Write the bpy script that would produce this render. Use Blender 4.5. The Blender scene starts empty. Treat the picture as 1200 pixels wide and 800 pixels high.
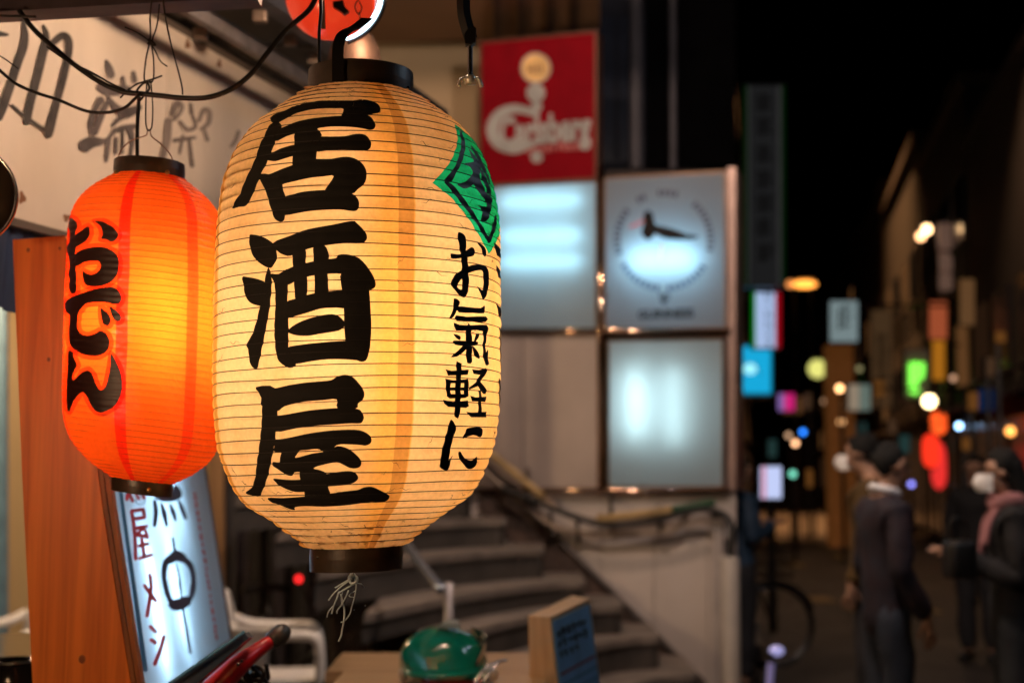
import bpy, bmesh, math, random
from mathutils import Vector, Matrix, noise
from mathutils.geometry import delaunay_2d_cdt
random.seed(7)
PI = math.pi
SC = bpy.context.scene
COL = SC.collection

# ------------------------------------------------------------------ camera
F = 50.0 / 36.0 * 1200.0            # focal length in photo pixels
EYE = 1.60
TH = math.atan((548 - 400) / F)
CT, ST = math.cos(TH), math.sin(TH)
cam_d = bpy.data.cameras.new('camera')
cam_d.lens = 50; cam_d.sensor_width = 36; cam_d.clip_end = 2000; cam_d.clip_start = 0.05
cam = bpy.data.objects.new('camera', cam_d); COL.objects.link(cam)
cam.location = (0, 0, EYE); cam.rotation_euler = (PI / 2 + TH, 0, 0)
cam_d.dof.use_dof = True; cam_d.dof.focus_distance = 2.11; cam_d.dof.aperture_fstop = 3.1
cam_d.dof.aperture_blades = 0
SC.camera = cam

# ------------------------------------------------------------------ world / exposure
W = bpy.data.worlds.new('World'); SC.world = W; W.use_nodes = True
wn = W.node_tree.nodes; sky = wn.new('ShaderNodeTexSky'); sky.sky_type = 'NISHITA'
sky.sun_disc = False; sky.sun_elevation = math.radians(-8); sky.sun_rotation = math.radians(200)
bg = wn['Background']; bg.inputs['Strength'].default_value = 0.05
W.node_tree.links.new(sky.outputs[0], bg.inputs[0])
SC.view_settings.view_transform = 'Standard'; SC.view_settings.look = 'None'
SC.view_settings.exposure = 0; SC.view_settings.gamma = 1
SC.render.engine = 'CYCLES'
cy = SC.cycles
cy.use_denoising = True; cy.sample_clamp_indirect = 3.0; cy.sample_clamp_direct = 0
cy.max_bounces = 6; cy.diffuse_bounces = 4; cy.glossy_bounces = 3; cy.transmission_bounces = 6
cy.transparent_max_bounces = 12; cy.caustics_reflective = False; cy.caustics_refractive = False

# ------------------------------------------------------------------ projection helpers
def ray(px, py):
    u = (px - 600) / F; v = (400 - py) / F
    return Vector((u, CT - v * ST, ST + v * CT))
def P(px, py, Y):
    d = ray(px, py); t = Y / d.y
    return Vector((d.x * t, Y, EYE + d.z * t))
class Plane:
    def __init__(s, a, u, n=None, v=(0, 0, 1)):
        s.a = Vector(a); s.u = Vector(u).normalized(); s.v = Vector(v).normalized()
        s.n = (Vector(n) if n is not None else s.u.cross(s.v)).normalized()
        if s.n.dot(s.a - Vector((0, 0, EYE))) > 0: s.n = -s.n      # normal faces the street side
    def hit(s, px, py, off=0.0):
        o = Vector((0, 0, EYE)); d = ray(px, py)
        t = (s.a + s.n * off - o).dot(s.n) / d.dot(s.n)
        return o + d * t
def plane3(a, b, c):
    u = (b - a).normalized(); w = (c - a); n = u.cross(w).normalized(); return Plane(a, u, n, n.cross(u))

# ------------------------------------------------------------------ object helpers
def obj(name, bm, m, parent=None, smooth=False, loc=None):
    me = bpy.data.meshes.new(name)
    bmesh.ops.recalc_face_normals(bm, faces=bm.faces[:]) if bm.faces else None
    bm.to_mesh(me); bm.free()
    if smooth:
        for p in me.polygons: p.use_smooth = True
    return mobj(name, me, m, parent)
def mobj(name, me, m, parent=None):
    o = bpy.data.objects.new(name, me); COL.objects.link(o)
    ms = m if isinstance(m, (list, tuple)) else [m]
    if not me.materials:
        for x in ms: me.materials.append(x)
    if parent is not None:
        o.parent = parent; o.matrix_parent_inverse = parent.matrix_basis.inverted()
    return o
def tag(o, label, cat, group=None, kind=None):
    if label: o['label'] = label
    if cat: o['category'] = cat
    if group: o['group'] = group
    if kind: o['kind'] = kind
    return o
def thing(name, label, cat, loc=(0, 0, 0), rotz=0, group=None):
    o = bpy.data.objects.new(name, None); COL.objects.link(o)
    o.empty_display_size = 0.1
    o.location = loc; o.rotation_euler = (0, 0, rotz)
    o.matrix_basis = Matrix.Translation(Vector(loc)) @ Matrix.Rotation(rotz, 4, 'Z')
    return tag(o, label, cat, group)
def lobj(name, bm, m, parent, smooth=False):            # mesh given in the parent's own space
    me = bpy.data.meshes.new(name)
    if bm.faces: bmesh.ops.recalc_face_normals(bm, faces=bm.faces[:])
    bm.to_mesh(me); bm.free()
    if smooth:
        for p in me.polygons: p.use_smooth = True
    o = bpy.data.objects.new(name, me); COL.objects.link(o); me.materials.append(m); o.parent = parent
    return o
def dup(root, loc, rotz, label=None, group=None):
    def rec(o, par):
        c = o.copy(); COL.objects.link(c)
        if par is not None: c.parent = par
        for ch in list(o.children): rec(ch, c)
        return c
    r = rec(root, None); r.location = loc; r.rotation_euler = (0, 0, rotz)
    if label: r['label'] = label
    if group: r['group'] = group
    return r

# ------------------------------------------------------------------ mesh helpers
def B(): return bmesh.new()
def box(bm, c, s, rot=None, bev=0.0):
    g = bmesh.ops.create_cube(bm, size=1.0)
    vs = g['verts']
    M_ = Matrix.Diagonal((s[0], s[1], s[2], 1))
    if rot is not None: M_ = rot.to_4x4() @ M_
    M_ = Matrix.Translation(Vector(c)) @ M_
    bmesh.ops.transform(bm, matrix=M_, verts=vs)
    if bev > 0:
        es = list({e for v in vs for e in v.link_edges})
        bmesh.ops.bevel(bm, geom=es, offset=bev, segments=2, affect='EDGES', profile=0.6)
    return bm
def prism(bm, pts, vec):
    vec = Vector(vec); n = len(pts)
    a = [bm.verts.new(Vector(p)) for p in pts]; b = [bm.verts.new(Vector(p) + vec) for p in pts]
    bm.faces.new(a); bm.faces.new(b[::-1])
    for i in range(n):
        bm.faces.new((a[i], b[i], b[(i + 1) % n], a[(i + 1) % n]))
    return bm
def sheet(bm, pts):
    bm.faces.new([bm.verts.new(Vector(p)) for p in pts]); return bm
def frames(pts):
    out = []; prev = None
    for i, p in enumerate(pts):
        t = (pts[min(i + 1, len(pts) - 1)] - pts[max(i - 1, 0)])
        t = t.normalized() if t.length > 1e-9 else Vector((0, 0, 1))
        if prev is None:
            r = t.cross(Vector((0, 0, 1)))
            if r.length < 0.1: r = t.cross(Vector((0, 1, 0)))
        else:
            r = prev - t * prev.dot(t)
            if r.length < 1e-6: r = t.orthogonal()
        r.normalize(); prev = r
        out.append((p, r, t.cross(r).normalized()))
    return out
def smoothpts(pts, n=6, closed=False):
    pts = [Vector(p) for p in pts]; N = len(pts)
    if N < 3: return pts
    out = []
    rng = range(N) if closed else range(N - 1)
    for i in rng:
        if closed: p0, p1, p2, p3 = pts[i - 1], pts[i], pts[(i + 1) % N], pts[(i + 2) % N]
        else: p0, p1, p2, p3 = pts[max(i - 1, 0)], pts[i], pts[i + 1], pts[min(i + 2, N - 1)]
        for k in range(n):
            t = k / n
            out.append(0.5 * ((2 * p1) + (p2 - p0) * t + (2 * p0 - 5 * p1 + 4 * p2 - p3) * t * t + (3 * p1 - p0 - 3 * p2 + p3) * t ** 3))
    if not closed: out.append(pts[-1])
    return out
def tube(bm, pts, r, seg=10, closed=False, cap=True, sm=0, flat=1.0):
    pts = [Vector(p) for p in pts]
    if sm: pts = smoothpts(pts, sm, closed)
    fr = frames(pts); rings = []
    n = len(pts)
    for i, (p, a, b) in enumerate(fr):
        rr = r(i / max(1, n - 1)) if callable(r) else r
        rings.append([bm.verts.new(p + a * math.cos(2 * PI * k / seg) * rr + b * math.sin(2 * PI * k / seg) * rr * flat) for k in range(seg)])
    m = n if closed else n - 1
    for i in range(m):
        A, C = rings[i], rings[(i + 1) % n]
        for k in range(seg):
            bm.faces.new((A[k], A[(k + 1) % seg], C[(k + 1) % seg], C[k]))
    if cap and not closed:
        bm.faces.new(rings[0][::-1]); bm.faces.new(rings[-1])
    return bm
def lathe(bm, prof, seg=32, c=(0, 0, 0), M_=None, closed=False):
    rings = []; c = Vector(c)
    for r, z in prof:
        row = []
        for k in range(seg):
            a = 2 * PI * k / seg
            v = Vector((r * math.cos(a), r * math.sin(a), z))
            if M_ is not None: v = M_ @ v
            row.append(bm.verts.new(c + v))
        rings.append(row)
    n = len(rings)
    for i in range(n if closed else n - 1):
        A, C = rings[i], rings[(i + 1) % n]
        for k in range(seg): bm.faces.new((A[k], A[(k + 1) % seg], C[(k + 1) % seg], C[k]))
    return bm
def ball(bm, c, r, seg=14, sc=(1, 1, 1)):
    g = bmesh.ops.create_uvsphere(bm, u_segments=seg, v_segments=max(6, seg // 2), radius=1.0)
    bmesh.ops.transform(bm, matrix=Matrix.Translation(Vector(c)) @ Matrix.Diagonal((r * sc[0], r * sc[1], r * sc[2], 1)), verts=g['verts'])
    return bm
def text_mesh(body, size, name='lettering', depth=0.001, align='CENTER', xs=1.0, bold=0.0):
    cu = bpy.data.curves.new('tmp', 'FONT'); cu.body = body; cu.size = size
    cu.align_x = align; cu.align_y = 'CENTER'; cu.extrude = depth; cu.offset = bold; cu.resolution_u = 3
    o = bpy.data.objects.new('tmp', cu); COL.objects.link(o)
    dg = bpy.context.evaluated_depsgraph_get(); dg.update()
    me = bpy.data.meshes.new_from_object(o.evaluated_get(dg)); me.name = name
    me.materials.clear()
    bpy.data.objects.remove(o); bpy.data.curves.remove(cu)
    if xs != 1.0:
        for v in me.vertices: v.co.x *= xs
    return me
def place_text(body, pl, px, py, size, m, parent, off=0.004, xs=1.0, vert=False, bold=0.0, name='lettering', ang=0.0):
    if vert: body = '\n'.join(body)
    me = text_mesh(body, size, name, 0.0008, xs=xs, bold=bold)
    u = pl.u.copy()
    n = pl.n
    if u.x < 0: u = -u
    v = n.cross(u)
    if v.z < 0: v = -v
    c = pl.hit(px, py, off)
    R = Matrix((u, v, u.cross(v))).transposed()
    me.transform(Matrix.Translation(c) @ R.to_4x4() @ Matrix.Rotation(ang, 4, 'Z'))
    return mobj(name, me, m, parent)

# ------------------------------------------------------------------ materials
MC = {}
def mat(name, col, rough=0.6, metal=0.0, var=0.25, scale=6.0, bump=0.15, bscale=60.0, emit=None, es=1.0, coat=0.0, stretch=None, col2=None, bdist=0.002):
    if name in MC: return MC[name]
    m = bpy.data.materials.new(name); m.use_nodes = True
    nt = m.node_tree; N = nt.nodes; L = nt.links; bs = N['Principled BSDF']
    tc = N.new('ShaderNodeTexCoord'); mp = N.new('ShaderNodeMapping'); L.new(tc.outputs['Object'], mp.inputs[0])
    if stretch: mp.inputs['Scale'].default_value = stretch
    nz = N.new('ShaderNodeTexNoise'); nz.inputs['Scale'].default_value = scale; nz.inputs['Detail'].default_value = 6
    L.new(mp.outputs[0], nz.inputs['Vector'])
    mx = N.new('ShaderNodeMix'); mx.data_type = 'RGBA'
    c2 = col2 if col2 else [c * (1 - var) for c in col]
    mx.inputs[6].default_value = (*c2, 1); mx.inputs[7].default_value = (*[min(1, c * (1 + var * .5)) for c in col], 1)
    rp = N.new('ShaderNodeValToRGB'); rp.color_ramp.elements[0].position = .32; rp.color_ramp.elements[1].position = .68
    L.new(nz.outputs[0], rp.inputs[0]); L.new(rp.outputs[0], mx.inputs[0]); L.new(mx.outputs[2], bs.inputs['Base Color'])
    bs.inputs['Roughness'].default_value = rough; bs.inputs['Metallic'].default_value = metal
    bs.inputs['Coat Weight'].default_value = coat
    if bump > 0:
        n2 = N.new('ShaderNodeTexNoise'); n2.inputs['Scale'].default_value = bscale; n2.inputs['Detail'].default_value = 5
        L.new(mp.outputs[0], n2.inputs['Vector'])
        bp = N.new('ShaderNodeBump'); bp.inputs['Strength'].default_value = bump; bp.inputs['Distance'].default_value = bdist
        L.new(n2.outputs[0], bp.inputs['Height']); L.new(bp.outputs[0], bs.inputs['Normal'])
    if emit:
        bs.inputs['Emission Color'].default_value = (*emit, 1); bs.inputs['Emission Strength'].default_value = es
    MC[name] = m; return m
def glow(name, col, es, sample=True):
    if name in MC: return MC[name]
    m = bpy.data.materials.new(name); m.use_nodes = True
    N = m.node_tree.nodes; N.clear(); e = N.new('ShaderNodeEmission'); o = N.new('ShaderNodeOutputMaterial')
    e.inputs[0].default_value = (*col, 1); e.inputs[1].default_value = es; m.node_tree.links.new(e.outputs[0], o.inputs[0])
    m.cycles.emission_sampling = 'AUTO' if sample else 'NONE'
    MC[name] = m; return m
def wood(name, col, dark, axis='Z', scale=1.0, rough=.5):
    if name in MC: return MC[name]
    m = bpy.data.materials.new(name); m.use_nodes = True
    nt = m.node_tree; N = nt.nodes; L = nt.links; bs = N['Principled BSDF']
    tc = N.new('ShaderNodeTexCoord'); mp = N.new('ShaderNodeMapping'); L.new(tc.outputs['Object'], mp.inputs[0])
    s = {'X': (1.2, 30, 30), 'Y': (30, 1.2, 30), 'Z': (30, 30, 1.2)}[axis]
    mp.inputs['Scale'].default_value = [q * scale for q in s]
    nz = N.new('ShaderNodeTexNoise'); nz.inputs['Scale'].default_value = 2.0; nz.inputs['Detail'].default_value = 8; nz.inputs['Distortion'].default_value = .6
    L.new(mp.outputs[0], nz.inputs['Vector'])
    rp = N.new('ShaderNodeValToRGB'); E = rp.color_ramp.elements
    E[0].position = .3; E[0].color = (*dark, 1); E[1].position = .62; E[1].color = (*col, 1)
    L.new(nz.outputs[0], rp.inputs[0])
    # knots
    vo = N.new('ShaderNodeTexVoronoi'); vo.inputs['Scale'].default_value = 3.3
    mp2 = N.new('ShaderNodeMapping'); L.new(tc.outputs['Object'], mp2.inputs[0]); mp2.inputs['Scale'].default_value = (1.6, 1.6, 1)
    L.new(mp2.outputs[0], vo.inputs['Vector'])
    r2 = N.new('ShaderNodeValToRGB'); r2.color_ramp.elements[0].position = .02; r2.color_ramp.elements[1].position = .055
    r2.color_ramp.elements[0].color = (.25, .2, .15, 1)
    L.new(vo.outputs['Distance'], r2.inputs[0])
    mx = N.new('ShaderNodeMix'); mx.data_type = 'RGBA'; mx.blend_type = 'MULTIPLY'; mx.inputs[0].default_value = 1
    L.new(rp.outputs[0], mx.inputs[6]); L.new(r2.outputs[0], mx.inputs[7]); L.new(mx.outputs[2], bs.inputs['Base Color'])
    bs.inputs['Roughness'].default_value = rough
    bp = N.new('ShaderNodeBump'); bp.inputs['Strength'].default_value = .25; bp.inputs['Distance'].default_value = .001
    L.new(nz.outputs[0], bp.inputs['Height']); L.new(bp.outputs[0], bs.inputs['Normal'])
    MC[name] = m; return m

BLACK = mat('black_lacquer', (.012, .010, .009), .35, var=.3, bump=.2)
RING = mat('ring_black', (.045, .030, .020), .38, var=.5, scale=20, bump=.3)
RUBBER = mat('black_rubber', (.007, .006, .006), .42, var=.2, bump=.05)
WIRE = mat('dark_wire', (.03, .024, .02), .45, .3, bump=.1)
STEEL = mat('steel', (.45, .44, .43), .25, 1.0, var=.2, bump=.1)
BRASS = mat('brass', (.7, .42, .15), .3, 1.0, var=.2)
INK = mat('lantern_ink', (.008, .006, .004), .85, var=.3, scale=30, bump=.25, bscale=200)
WPLAST = mat('white_plastic', (.88, .86, .84), .4, var=.06, bump=.03)
DARKP = mat('dark_paint', (.03, .03, .035), .5)
PINK = mat('painted_frame', (.30, .19, .15), .32, .6, var=.3, scale=9)
TUBEC = glow('cool_tube', (.50, .82, 1.0), 9.0)
TUBEW = glow('white_tube', (.74, .93, 1.0), 8.0)

def paper(name, base, stripes, dirt, es_refr=.15, gloss=.05, rgh=.4, fibre=.12):
    """thin lit paper: light comes only from the bulb inside; stripes = seams where the sheet is doubled"""
    m = bpy.data.materials.new(name); m.use_nodes = True
    nt = m.node_tree; N = nt.nodes; L = nt.links; N.clear()
    out = N.new('ShaderNodeOutputMaterial')
    uv = N.new('ShaderNodeUVMap'); sep = N.new('ShaderNodeSeparateXYZ'); L.new(uv.outputs[0], sep.inputs[0])
    tc = N.new('ShaderNodeTexCoord')
    col = N.new('ShaderNodeRGB'); col.outputs[0].default_value = (*base, 1); cur = col.outputs[0]
    wv = N.new('ShaderNodeTexNoise'); wv.inputs['Scale'].default_value = 9; L.new(tc.outputs['Object'], wv.inputs[0])
    for (a, b, soft, tint) in stripes:        # azimuth bands in turns (0..1)
        ad = N.new('ShaderNodeMath'); ad.operation = 'MULTIPLY_ADD'; L.new(wv.outputs[0], ad.inputs[0]); ad.inputs[1].default_value = .006; L.new(sep.outputs[0], ad.inputs[2])
        r1 = N.new('ShaderNodeMapRange'); r1.inputs[1].default_value = a; r1.inputs[2].default_value = a + soft
        r2 = N.new('ShaderNodeMapRange'); r2.inputs[1].default_value = b; r2.inputs[2].default_value = b + .0015; r2.inputs[3].default_value = 1; r2.inputs[4].default_value = 0
        L.new(ad.outputs[0], r1.inputs[0]); L.new(ad.outputs[0], r2.inputs[0])
        ml = N.new('ShaderNodeMath'); ml.operation = 'MULTIPLY'; L.new(r1.outputs[0], ml.inputs[0]); L.new(r2.outputs[0], ml.inputs[1])
        mx = N.new('ShaderNodeMix'); mx.data_type = 'RGBA'; mx.blend_type = 'MULTIPLY'
        L.new(ml.outputs[0], mx.inputs[0]); L.new(cur, mx.inputs[6]); mx.inputs[7].default_value = (*tint, 1); cur = mx.outputs[2]
    # blotches and fibres
    mp = N.new('ShaderNodeMapping'); mp.inputs['Scale'].default_value = (1, 1, .35); L.new(tc.outputs['Object'], mp.inputs[0])
    nz = N.new('ShaderNodeTexNoise'); nz.inputs['Scale'].default_value = 11; nz.inputs['Detail'].default_value = 7; L.new(mp.outputs[0], nz.inputs[0])
    rp = N.new('ShaderNodeValToRGB'); rp.color_ramp.elements[0].position = .35; rp.color_ramp.elements[1].position = .65
    rp.color_ramp.elements[0].color = (*dirt, 1); L.new(nz.outputs[0], rp.inputs[0])
    mx = N.new('ShaderNodeMix'); mx.data_type = 'RGBA'; mx.blend_type = 'MULTIPLY'; mx.inputs[0].default_value = .8
    L.new(cur, mx.inputs[6]); L.new(rp.outputs[0], mx.inputs[7]); cur = mx.outputs[2]
    nf = N.new('ShaderNodeTexNoise'); nf.inputs['Scale'].default_value = 160; nf.inputs['Detail'].default_value = 4; L.new(tc.outputs['Object'], nf.inputs[0])
    mr = N.new('ShaderNodeMapRange'); mr.inputs[3].default_value = 1 - fibre; mr.inputs[4].default_value = 1 + fibre; L.new(nf.outputs[0], mr.inputs[0])
    vm = N.new('ShaderNodeVectorMath'); vm.operation = 'SCALE'; L.new(cur, vm.inputs[0]); L.new(mr.outputs[0], vm.inputs['Scale']); cur = vm.outputs[0]
    bp = N.new('ShaderNodeBump'); bp.inputs['Strength'].default_value = .9; bp.inputs['Distance'].default_value = .0022
    wr = N.new('ShaderNodeTexNoise'); wr.inputs['Scale'].default_value = 30; wr.inputs['Detail'].default_value = 5; wr.inputs['Distortion'].default_value = 1.5
    L.new(tc.outputs['Object'], wr.inputs[0]); L.new(wr.outputs[0], bp.inputs['Height'])
    tr = N.new('ShaderNodeBsdfTranslucent'); df = N.new('ShaderNodeBsdfDiffuse'); rf = N.new('ShaderNodeBsdfRefraction'); gl = N.new('ShaderNodeBsdfGlossy')
    rf.inputs['IOR'].default_value = 1.5; rf.inputs['Roughness'].default_value = .85; gl.inputs['Roughness'].default_value = rgh
    for s_ in (tr, df, rf): L.new(cur, s_.inputs['Color'])
    for s_ in (tr, df, gl): L.new(bp.outputs[0], s_.inputs['Normal'])
    a = N.new('ShaderNodeMixShader'); a.inputs[0].default_value = .22; L.new(tr.outputs[0], a.inputs[1]); L.new(df.outputs[0], a.inputs[2])
    b = N.new('ShaderNodeMixShader'); b.inputs[0].default_value = es_refr; L.new(a.outputs[0], b.inputs[1]); L.new(rf.outputs[0], b.inputs[2])
    c = N.new('ShaderNodeMixShader'); c.inputs[0].default_value = gloss; L.new(b.outputs[0], c.inputs[1]); L.new(gl.outputs[0], c.inputs[2])
    L.new(c.outputs[0], out.inputs[0]); return m
def tint(name, col):
    m = bpy.data.materials.new(name); m.use_nodes = True; N = m.node_tree.nodes; N.clear()
    t = N.new('ShaderNodeBsdfTransparent'); t.inputs[0].default_value = (*col, 1); o = N.new('ShaderNodeOutputMaterial')
    d = N.new('ShaderNodeBsdfDiffuse'); d.inputs[0].default_value = (*[c * .5 for c in col], 1)
    a = N.new('ShaderNodeMixShader'); a.inputs[0].default_value = .12
    m.node_tree.links.new(t.outputs[0], a.inputs[1]); m.node_tree.links.new(d.outputs[0], a.inputs[2]); m.node_tree.links.new(a.outputs[0], o.inputs[0])
    return m
def milky(name, col, refr=.1, gloss=.06, rough=.12):
    if name in MC: return MC[name]
    m = bpy.data.materials.new(name); m.use_nodes = True; N = m.node_tree.nodes; L = m.node_tree.links; N.clear()
    o = N.new('ShaderNodeOutputMaterial'); t = N.new('ShaderNodeBsdfTranslucent'); d = N.new('ShaderNodeBsdfDiffuse'); g = N.new('ShaderNodeBsdfGlossy')
    tc = N.new('ShaderNodeTexCoord'); nz = N.new('ShaderNodeTexNoise'); nz.inputs['Scale'].default_value = 5; nz.inputs['Detail'].default_value = 6
    L.new(tc.outputs['Object'], nz.inputs[0]); mx = N.new('ShaderNodeMix'); mx.data_type = 'RGBA'
    mx.inputs[6].default_value = (*[c * .9 for c in col], 1); mx.inputs[7].default_value = (*col, 1); L.new(nz.outputs[0], mx.inputs[0])
    L.new(mx.outputs[2], t.inputs[0]); L.new(mx.outputs[2], d.inputs[0]); g.inputs['Roughness'].default_value = rough
    a = N.new('ShaderNodeMixShader'); a.inputs[0].default_value = .35; L.new(t.outputs[0], a.inputs[1]); L.new(d.outputs[0], a.inputs[2])
    b = N.new('ShaderNodeMixShader'); b.inputs[0].default_value = gloss; L.new(a.outputs[0], b.inputs[1]); L.new(g.outputs[0], b.inputs[2])
    L.new(b.outputs[0], o.inputs[0]); MC[name] = m; return m

# ================================================================== PAPER LANTERNS
class Lantern:
    def __init__(s, name, label, cx, D, prof, nb, bulge, tilt, wr, papermat):
        s.c = P(cx, 400, D); s.c.z = 0; s.D = D; s.nb = nb; s.bulge = bulge; s.tilt = tilt; s.wr = wr
        pr = [(P(cx, y, D).z, r * D / F) for y, r in prof]           # top first
        pts = smoothpts([Vector((r, z, 0)) for z, r in pr], 8)
        s.L = [0.0]; s.pts = pts
        for i in range(1, len(pts)): s.L.append(s.L[-1] + (pts[i] - pts[i - 1]).length)
        s.LT = s.L[-1]
        s.z0 = pts[0].y; s.z1 = pts[-1].y
        s.tab = [s.at(k / 400 * nb) for k in range(401)]
        s.root = thing(name, label, 'lantern', (s.c.x, s.c.y, s.z1))
        s.mat = papermat
    def at(s, q):                                   # rib coordinate -> (r, z)
        d = max(0, min(1, q / s.nb)) * s.LT
        lo, hi = 0, len(s.L) - 1
        while hi - lo > 1:
            m = (lo + hi) // 2
            if s.L[m] <= d: lo = m
            else: hi = m
        t = (d - s.L[lo]) / max(1e-9, s.L[hi] - s.L[lo]); p = s.pts[lo].lerp(s.pts[hi], t)
        return p.x, p.y
    def q_of(s, z):
        T = s.tab; lo, hi = 0, 400                 # z decreasing
        if z >= T[0][1]: return 0.0
        if z <= T[400][1]: return float(s.nb)
        while hi - lo > 1:
            m = (lo + hi) // 2
            if T[m][1] >= z: lo = m
            else: hi = m
        t = (T[lo][1] - z) / max(1e-9, T[lo][1] - T[hi][1]); return (lo + t) / 400 * s.nb
    def R(s, z): return s.at(s.q_of(z))[0]
    def wob(s, th, z, r):
        f = (s.z0 - z) / (s.z0 - s.z1)
        sl = s.tilt[0] + (s.tilt[1] - s.tilt[0]) * max(0, min(1, f))
        w = math.sin(PI * max(0, min(1, f))) ** .5 if 0 < f < 1 else 0
        x = r * math.sin(th)
        return sl * x + w * .0011 * noise.noise(Vector((.3, .7, z * 75))) + w * .003 * noise.noise(Vector((math.sin(th) * 1.2, math.cos(th) * 1.2, z * 22)))
    def pos(s, th, q, off=0.0):                    # th: 0 faces the camera, + to the right
        r, z = s.at(q)
        fr = abs(math.sin(PI * q))
        f = q / s.nb
        edge = max(0, 1 - min(f, 1 - f) / .16)
        wr = s.wr * (.25 + edge) * noise.noise(Vector((th * 9, q * .45, 3.3))) * min(1, fr * 1.5)
        wr += s.wr * 2.2 * edge * (abs(noise.noise(Vector((th * 22, q * .9, 8)))) - .2) * min(1, fr * 1.5)
        rr = r + s.bulge * (fr ** .75 if fr > 0 else 0) + wr + off
        rr += .0015 * noise.noise(Vector((th * 1.5, q * .2, 1)))
        return Vector((s.c.x + rr * math.sin(th), s.c.y - rr * math.cos(th), z + s.wob(th, z, r)))
    def shade(s, seg=200, sub=5):
        bm = B(); uvl = bm.loops.layers.uv.new('UVMap'); rows = []
        for i in range(s.nb * sub + 1):
            rows.append([bm.verts.new(s.pos(2 * PI * (k / seg) - PI, i / sub)) for k in range(seg)])
        for i in range(len(rows) - 1):
            for k in range(seg):
                f = bm.faces.new((rows[i][k], rows[i][(k + 1) % seg], rows[i + 1][(k + 1) % seg], rows[i + 1][k]))
                for lp, (a, b) in zip(f.loops, ((k, i), (k + 1, i), (k + 1, i + 1), (k, i + 1))):
                    lp[uvl].uv = (a / seg, b / sub / s.nb)
        return obj('paper_shade', bm, s.mat, s.root, smooth=True)
    def ribs(s, r, m, seg=120, off=.0003):
        for q in range(0, s.nb + 1):
            bm = B()
            tube(bm, [s.pos(2 * PI * k / seg, q, off) for k in range(seg)], r, 5, closed=True)
            obj('rib', bm, m, s.root, smooth=True)
    def thz(s, px, py):                            # photo point -> azimuth, height on the lantern
        o = Vector((0, 0, EYE)); d = ray(px, py); best = None
        y = s.D - s.R((s.z0 + s.z1) / 2) * 1.05
        for k in range(900):
            yy = y + k * .0006; t = yy / d.y; p = o + d * t
            if yy > s.c.y + .02: break
            dist = math.hypot(p.x - s.c.x, p.y - s.c.y) - s.R(p.z) - s.bulge * .5
            if dist <= 0: best = (0, p); break
            if best is None or dist < best[0]: best = (dist, p)
        p = best[1]
        return math.atan2(p.x - s.c.x, s.c.y - p.y), p.z
    def ink(s, polys, m, name='character', off=.0008, holes=(), extra=None, label=None, sp=.0045, smooth=3):
        RM = s.R((s.z0 + s.z1) / 2)
        def cv(poly):
            pts = smoothpts([Vector((a, b, 0)) for a, b in poly], smooth, True) if smooth else [Vector((a, b, 0)) for a, b in poly]
            out = [s.thz(p.x, p.y) for p in pts]
            return [(a * RM, z) for a, z in out]
        polys = [cv(p) for p in polys]; holes = [cv(p) for p in holes]
        if extra: polys += [[(a * RM, z) for a, z in e] for e in extra]
        V = []; E = []
        for poly in polys + holes:
            dense = []
            for i, p in enumerate(poly):
                n2 = poly[(i + 1) % len(poly)]; d = math.hypot(n2[0] - p[0], n2[1] - p[1]); k = max(1, int(d / .003))
                for j in range(k): dense.append((p[0] + (n2[0] - p[0]) * j / k, p[1] + (n2[1] - p[1]) * j / k))
            b0 = len(V); V += dense; E += [(b0 + i, b0 + (i + 1) % len(dense)) for i in range(len(dense))]
        xs = [v[0] for v in V]; zs = [v[1] for v in V]
        def inside(x, z, poly):
            c = False; n = len(poly); j = n - 1
            for i in range(n):
                a, b = poly[i], poly[j]
                if (a[1] > z) != (b[1] > z) and x < (b[0] - a[0]) * (z - a[1]) / (b[1] - a[1]) + a[0]: c = not c
                j = i
            return c
        def ok(x, z): return any(inside(x, z, p) for p in polys) and not any(inside(x, z, p) for p in holes)
        q0 = int(s.q_of(max(zs))) ; q1 = int(s.q_of(min(zs))) + 1
        for qi in range(q0 * 4, q1 * 4 + 1):
            z = s.at(qi / 4)[1]; x = min(xs)
            while x < max(xs):
                r_ = s.at(qi / 4)[0]
                zz = z + s.wob(x / RM, z, r_)
                if ok(x, zz): V.append((x, zz))
                x += sp
        r = delaunay_2d_cdt([Vector(v) for v in V], E, [], 0, 1e-6)
        vs, fs = r[0], r[2]
        bm = B(); bv = {}
        def vert(i):
            if i not in bv:
                th = vs[i].x / RM; z = vs[i].y
                z_ = z
                for _ in range(3): z_ = z - s.wob(th, z_, s.R(z_))
                bv[i] = bm.verts.new(s.pos(th, s.q_of(z_), off))
            return bv[i]
        for f in fs:
            cx_ = sum(vs[i].x for i in f) / 3; cz_ = sum(vs[i].y for i in f) / 3
            if ok(cx_, cz_):
                try: bm.faces.new([vert(i) for i in f])
                except ValueError: pass
        o = obj(name, bm, m, s.root, smooth=True)
        if label: o['label'] = label
        return o
    def ring(s, top, r0, h, m, dr=.004):
        z = s.z0 if top else s.z1
        bm = B(); r1 = r0; t = .004
        za, zb = (z - .004, z + h) if top else (z - h, z + .004)
        prof = [(r1 - t, za), (r1, za), (r1 + .0008, (za + zb) / 2), (r1, zb), (r1 - t, zb)]
        rows = []; seg = 96
        sl = s.tilt[0] if top else s.tilt[1]
        for r, zz in prof:
            rows.append([bm.verts.new((s.c.x + r * math.cos(2 * PI * k / seg), s.c.y + r * math.sin(2 * PI * k / seg), zz + sl * r * math.cos(2 * PI * k / seg))) for k in range(seg)])
        for i in range(len(rows)):
            A, C = rows[i], rows[(i + 1) % len(rows)]
            for k in range(seg): bm.faces.new((A[k], A[(k + 1) % seg], C[(k + 1) % seg], C[k]))
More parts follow.
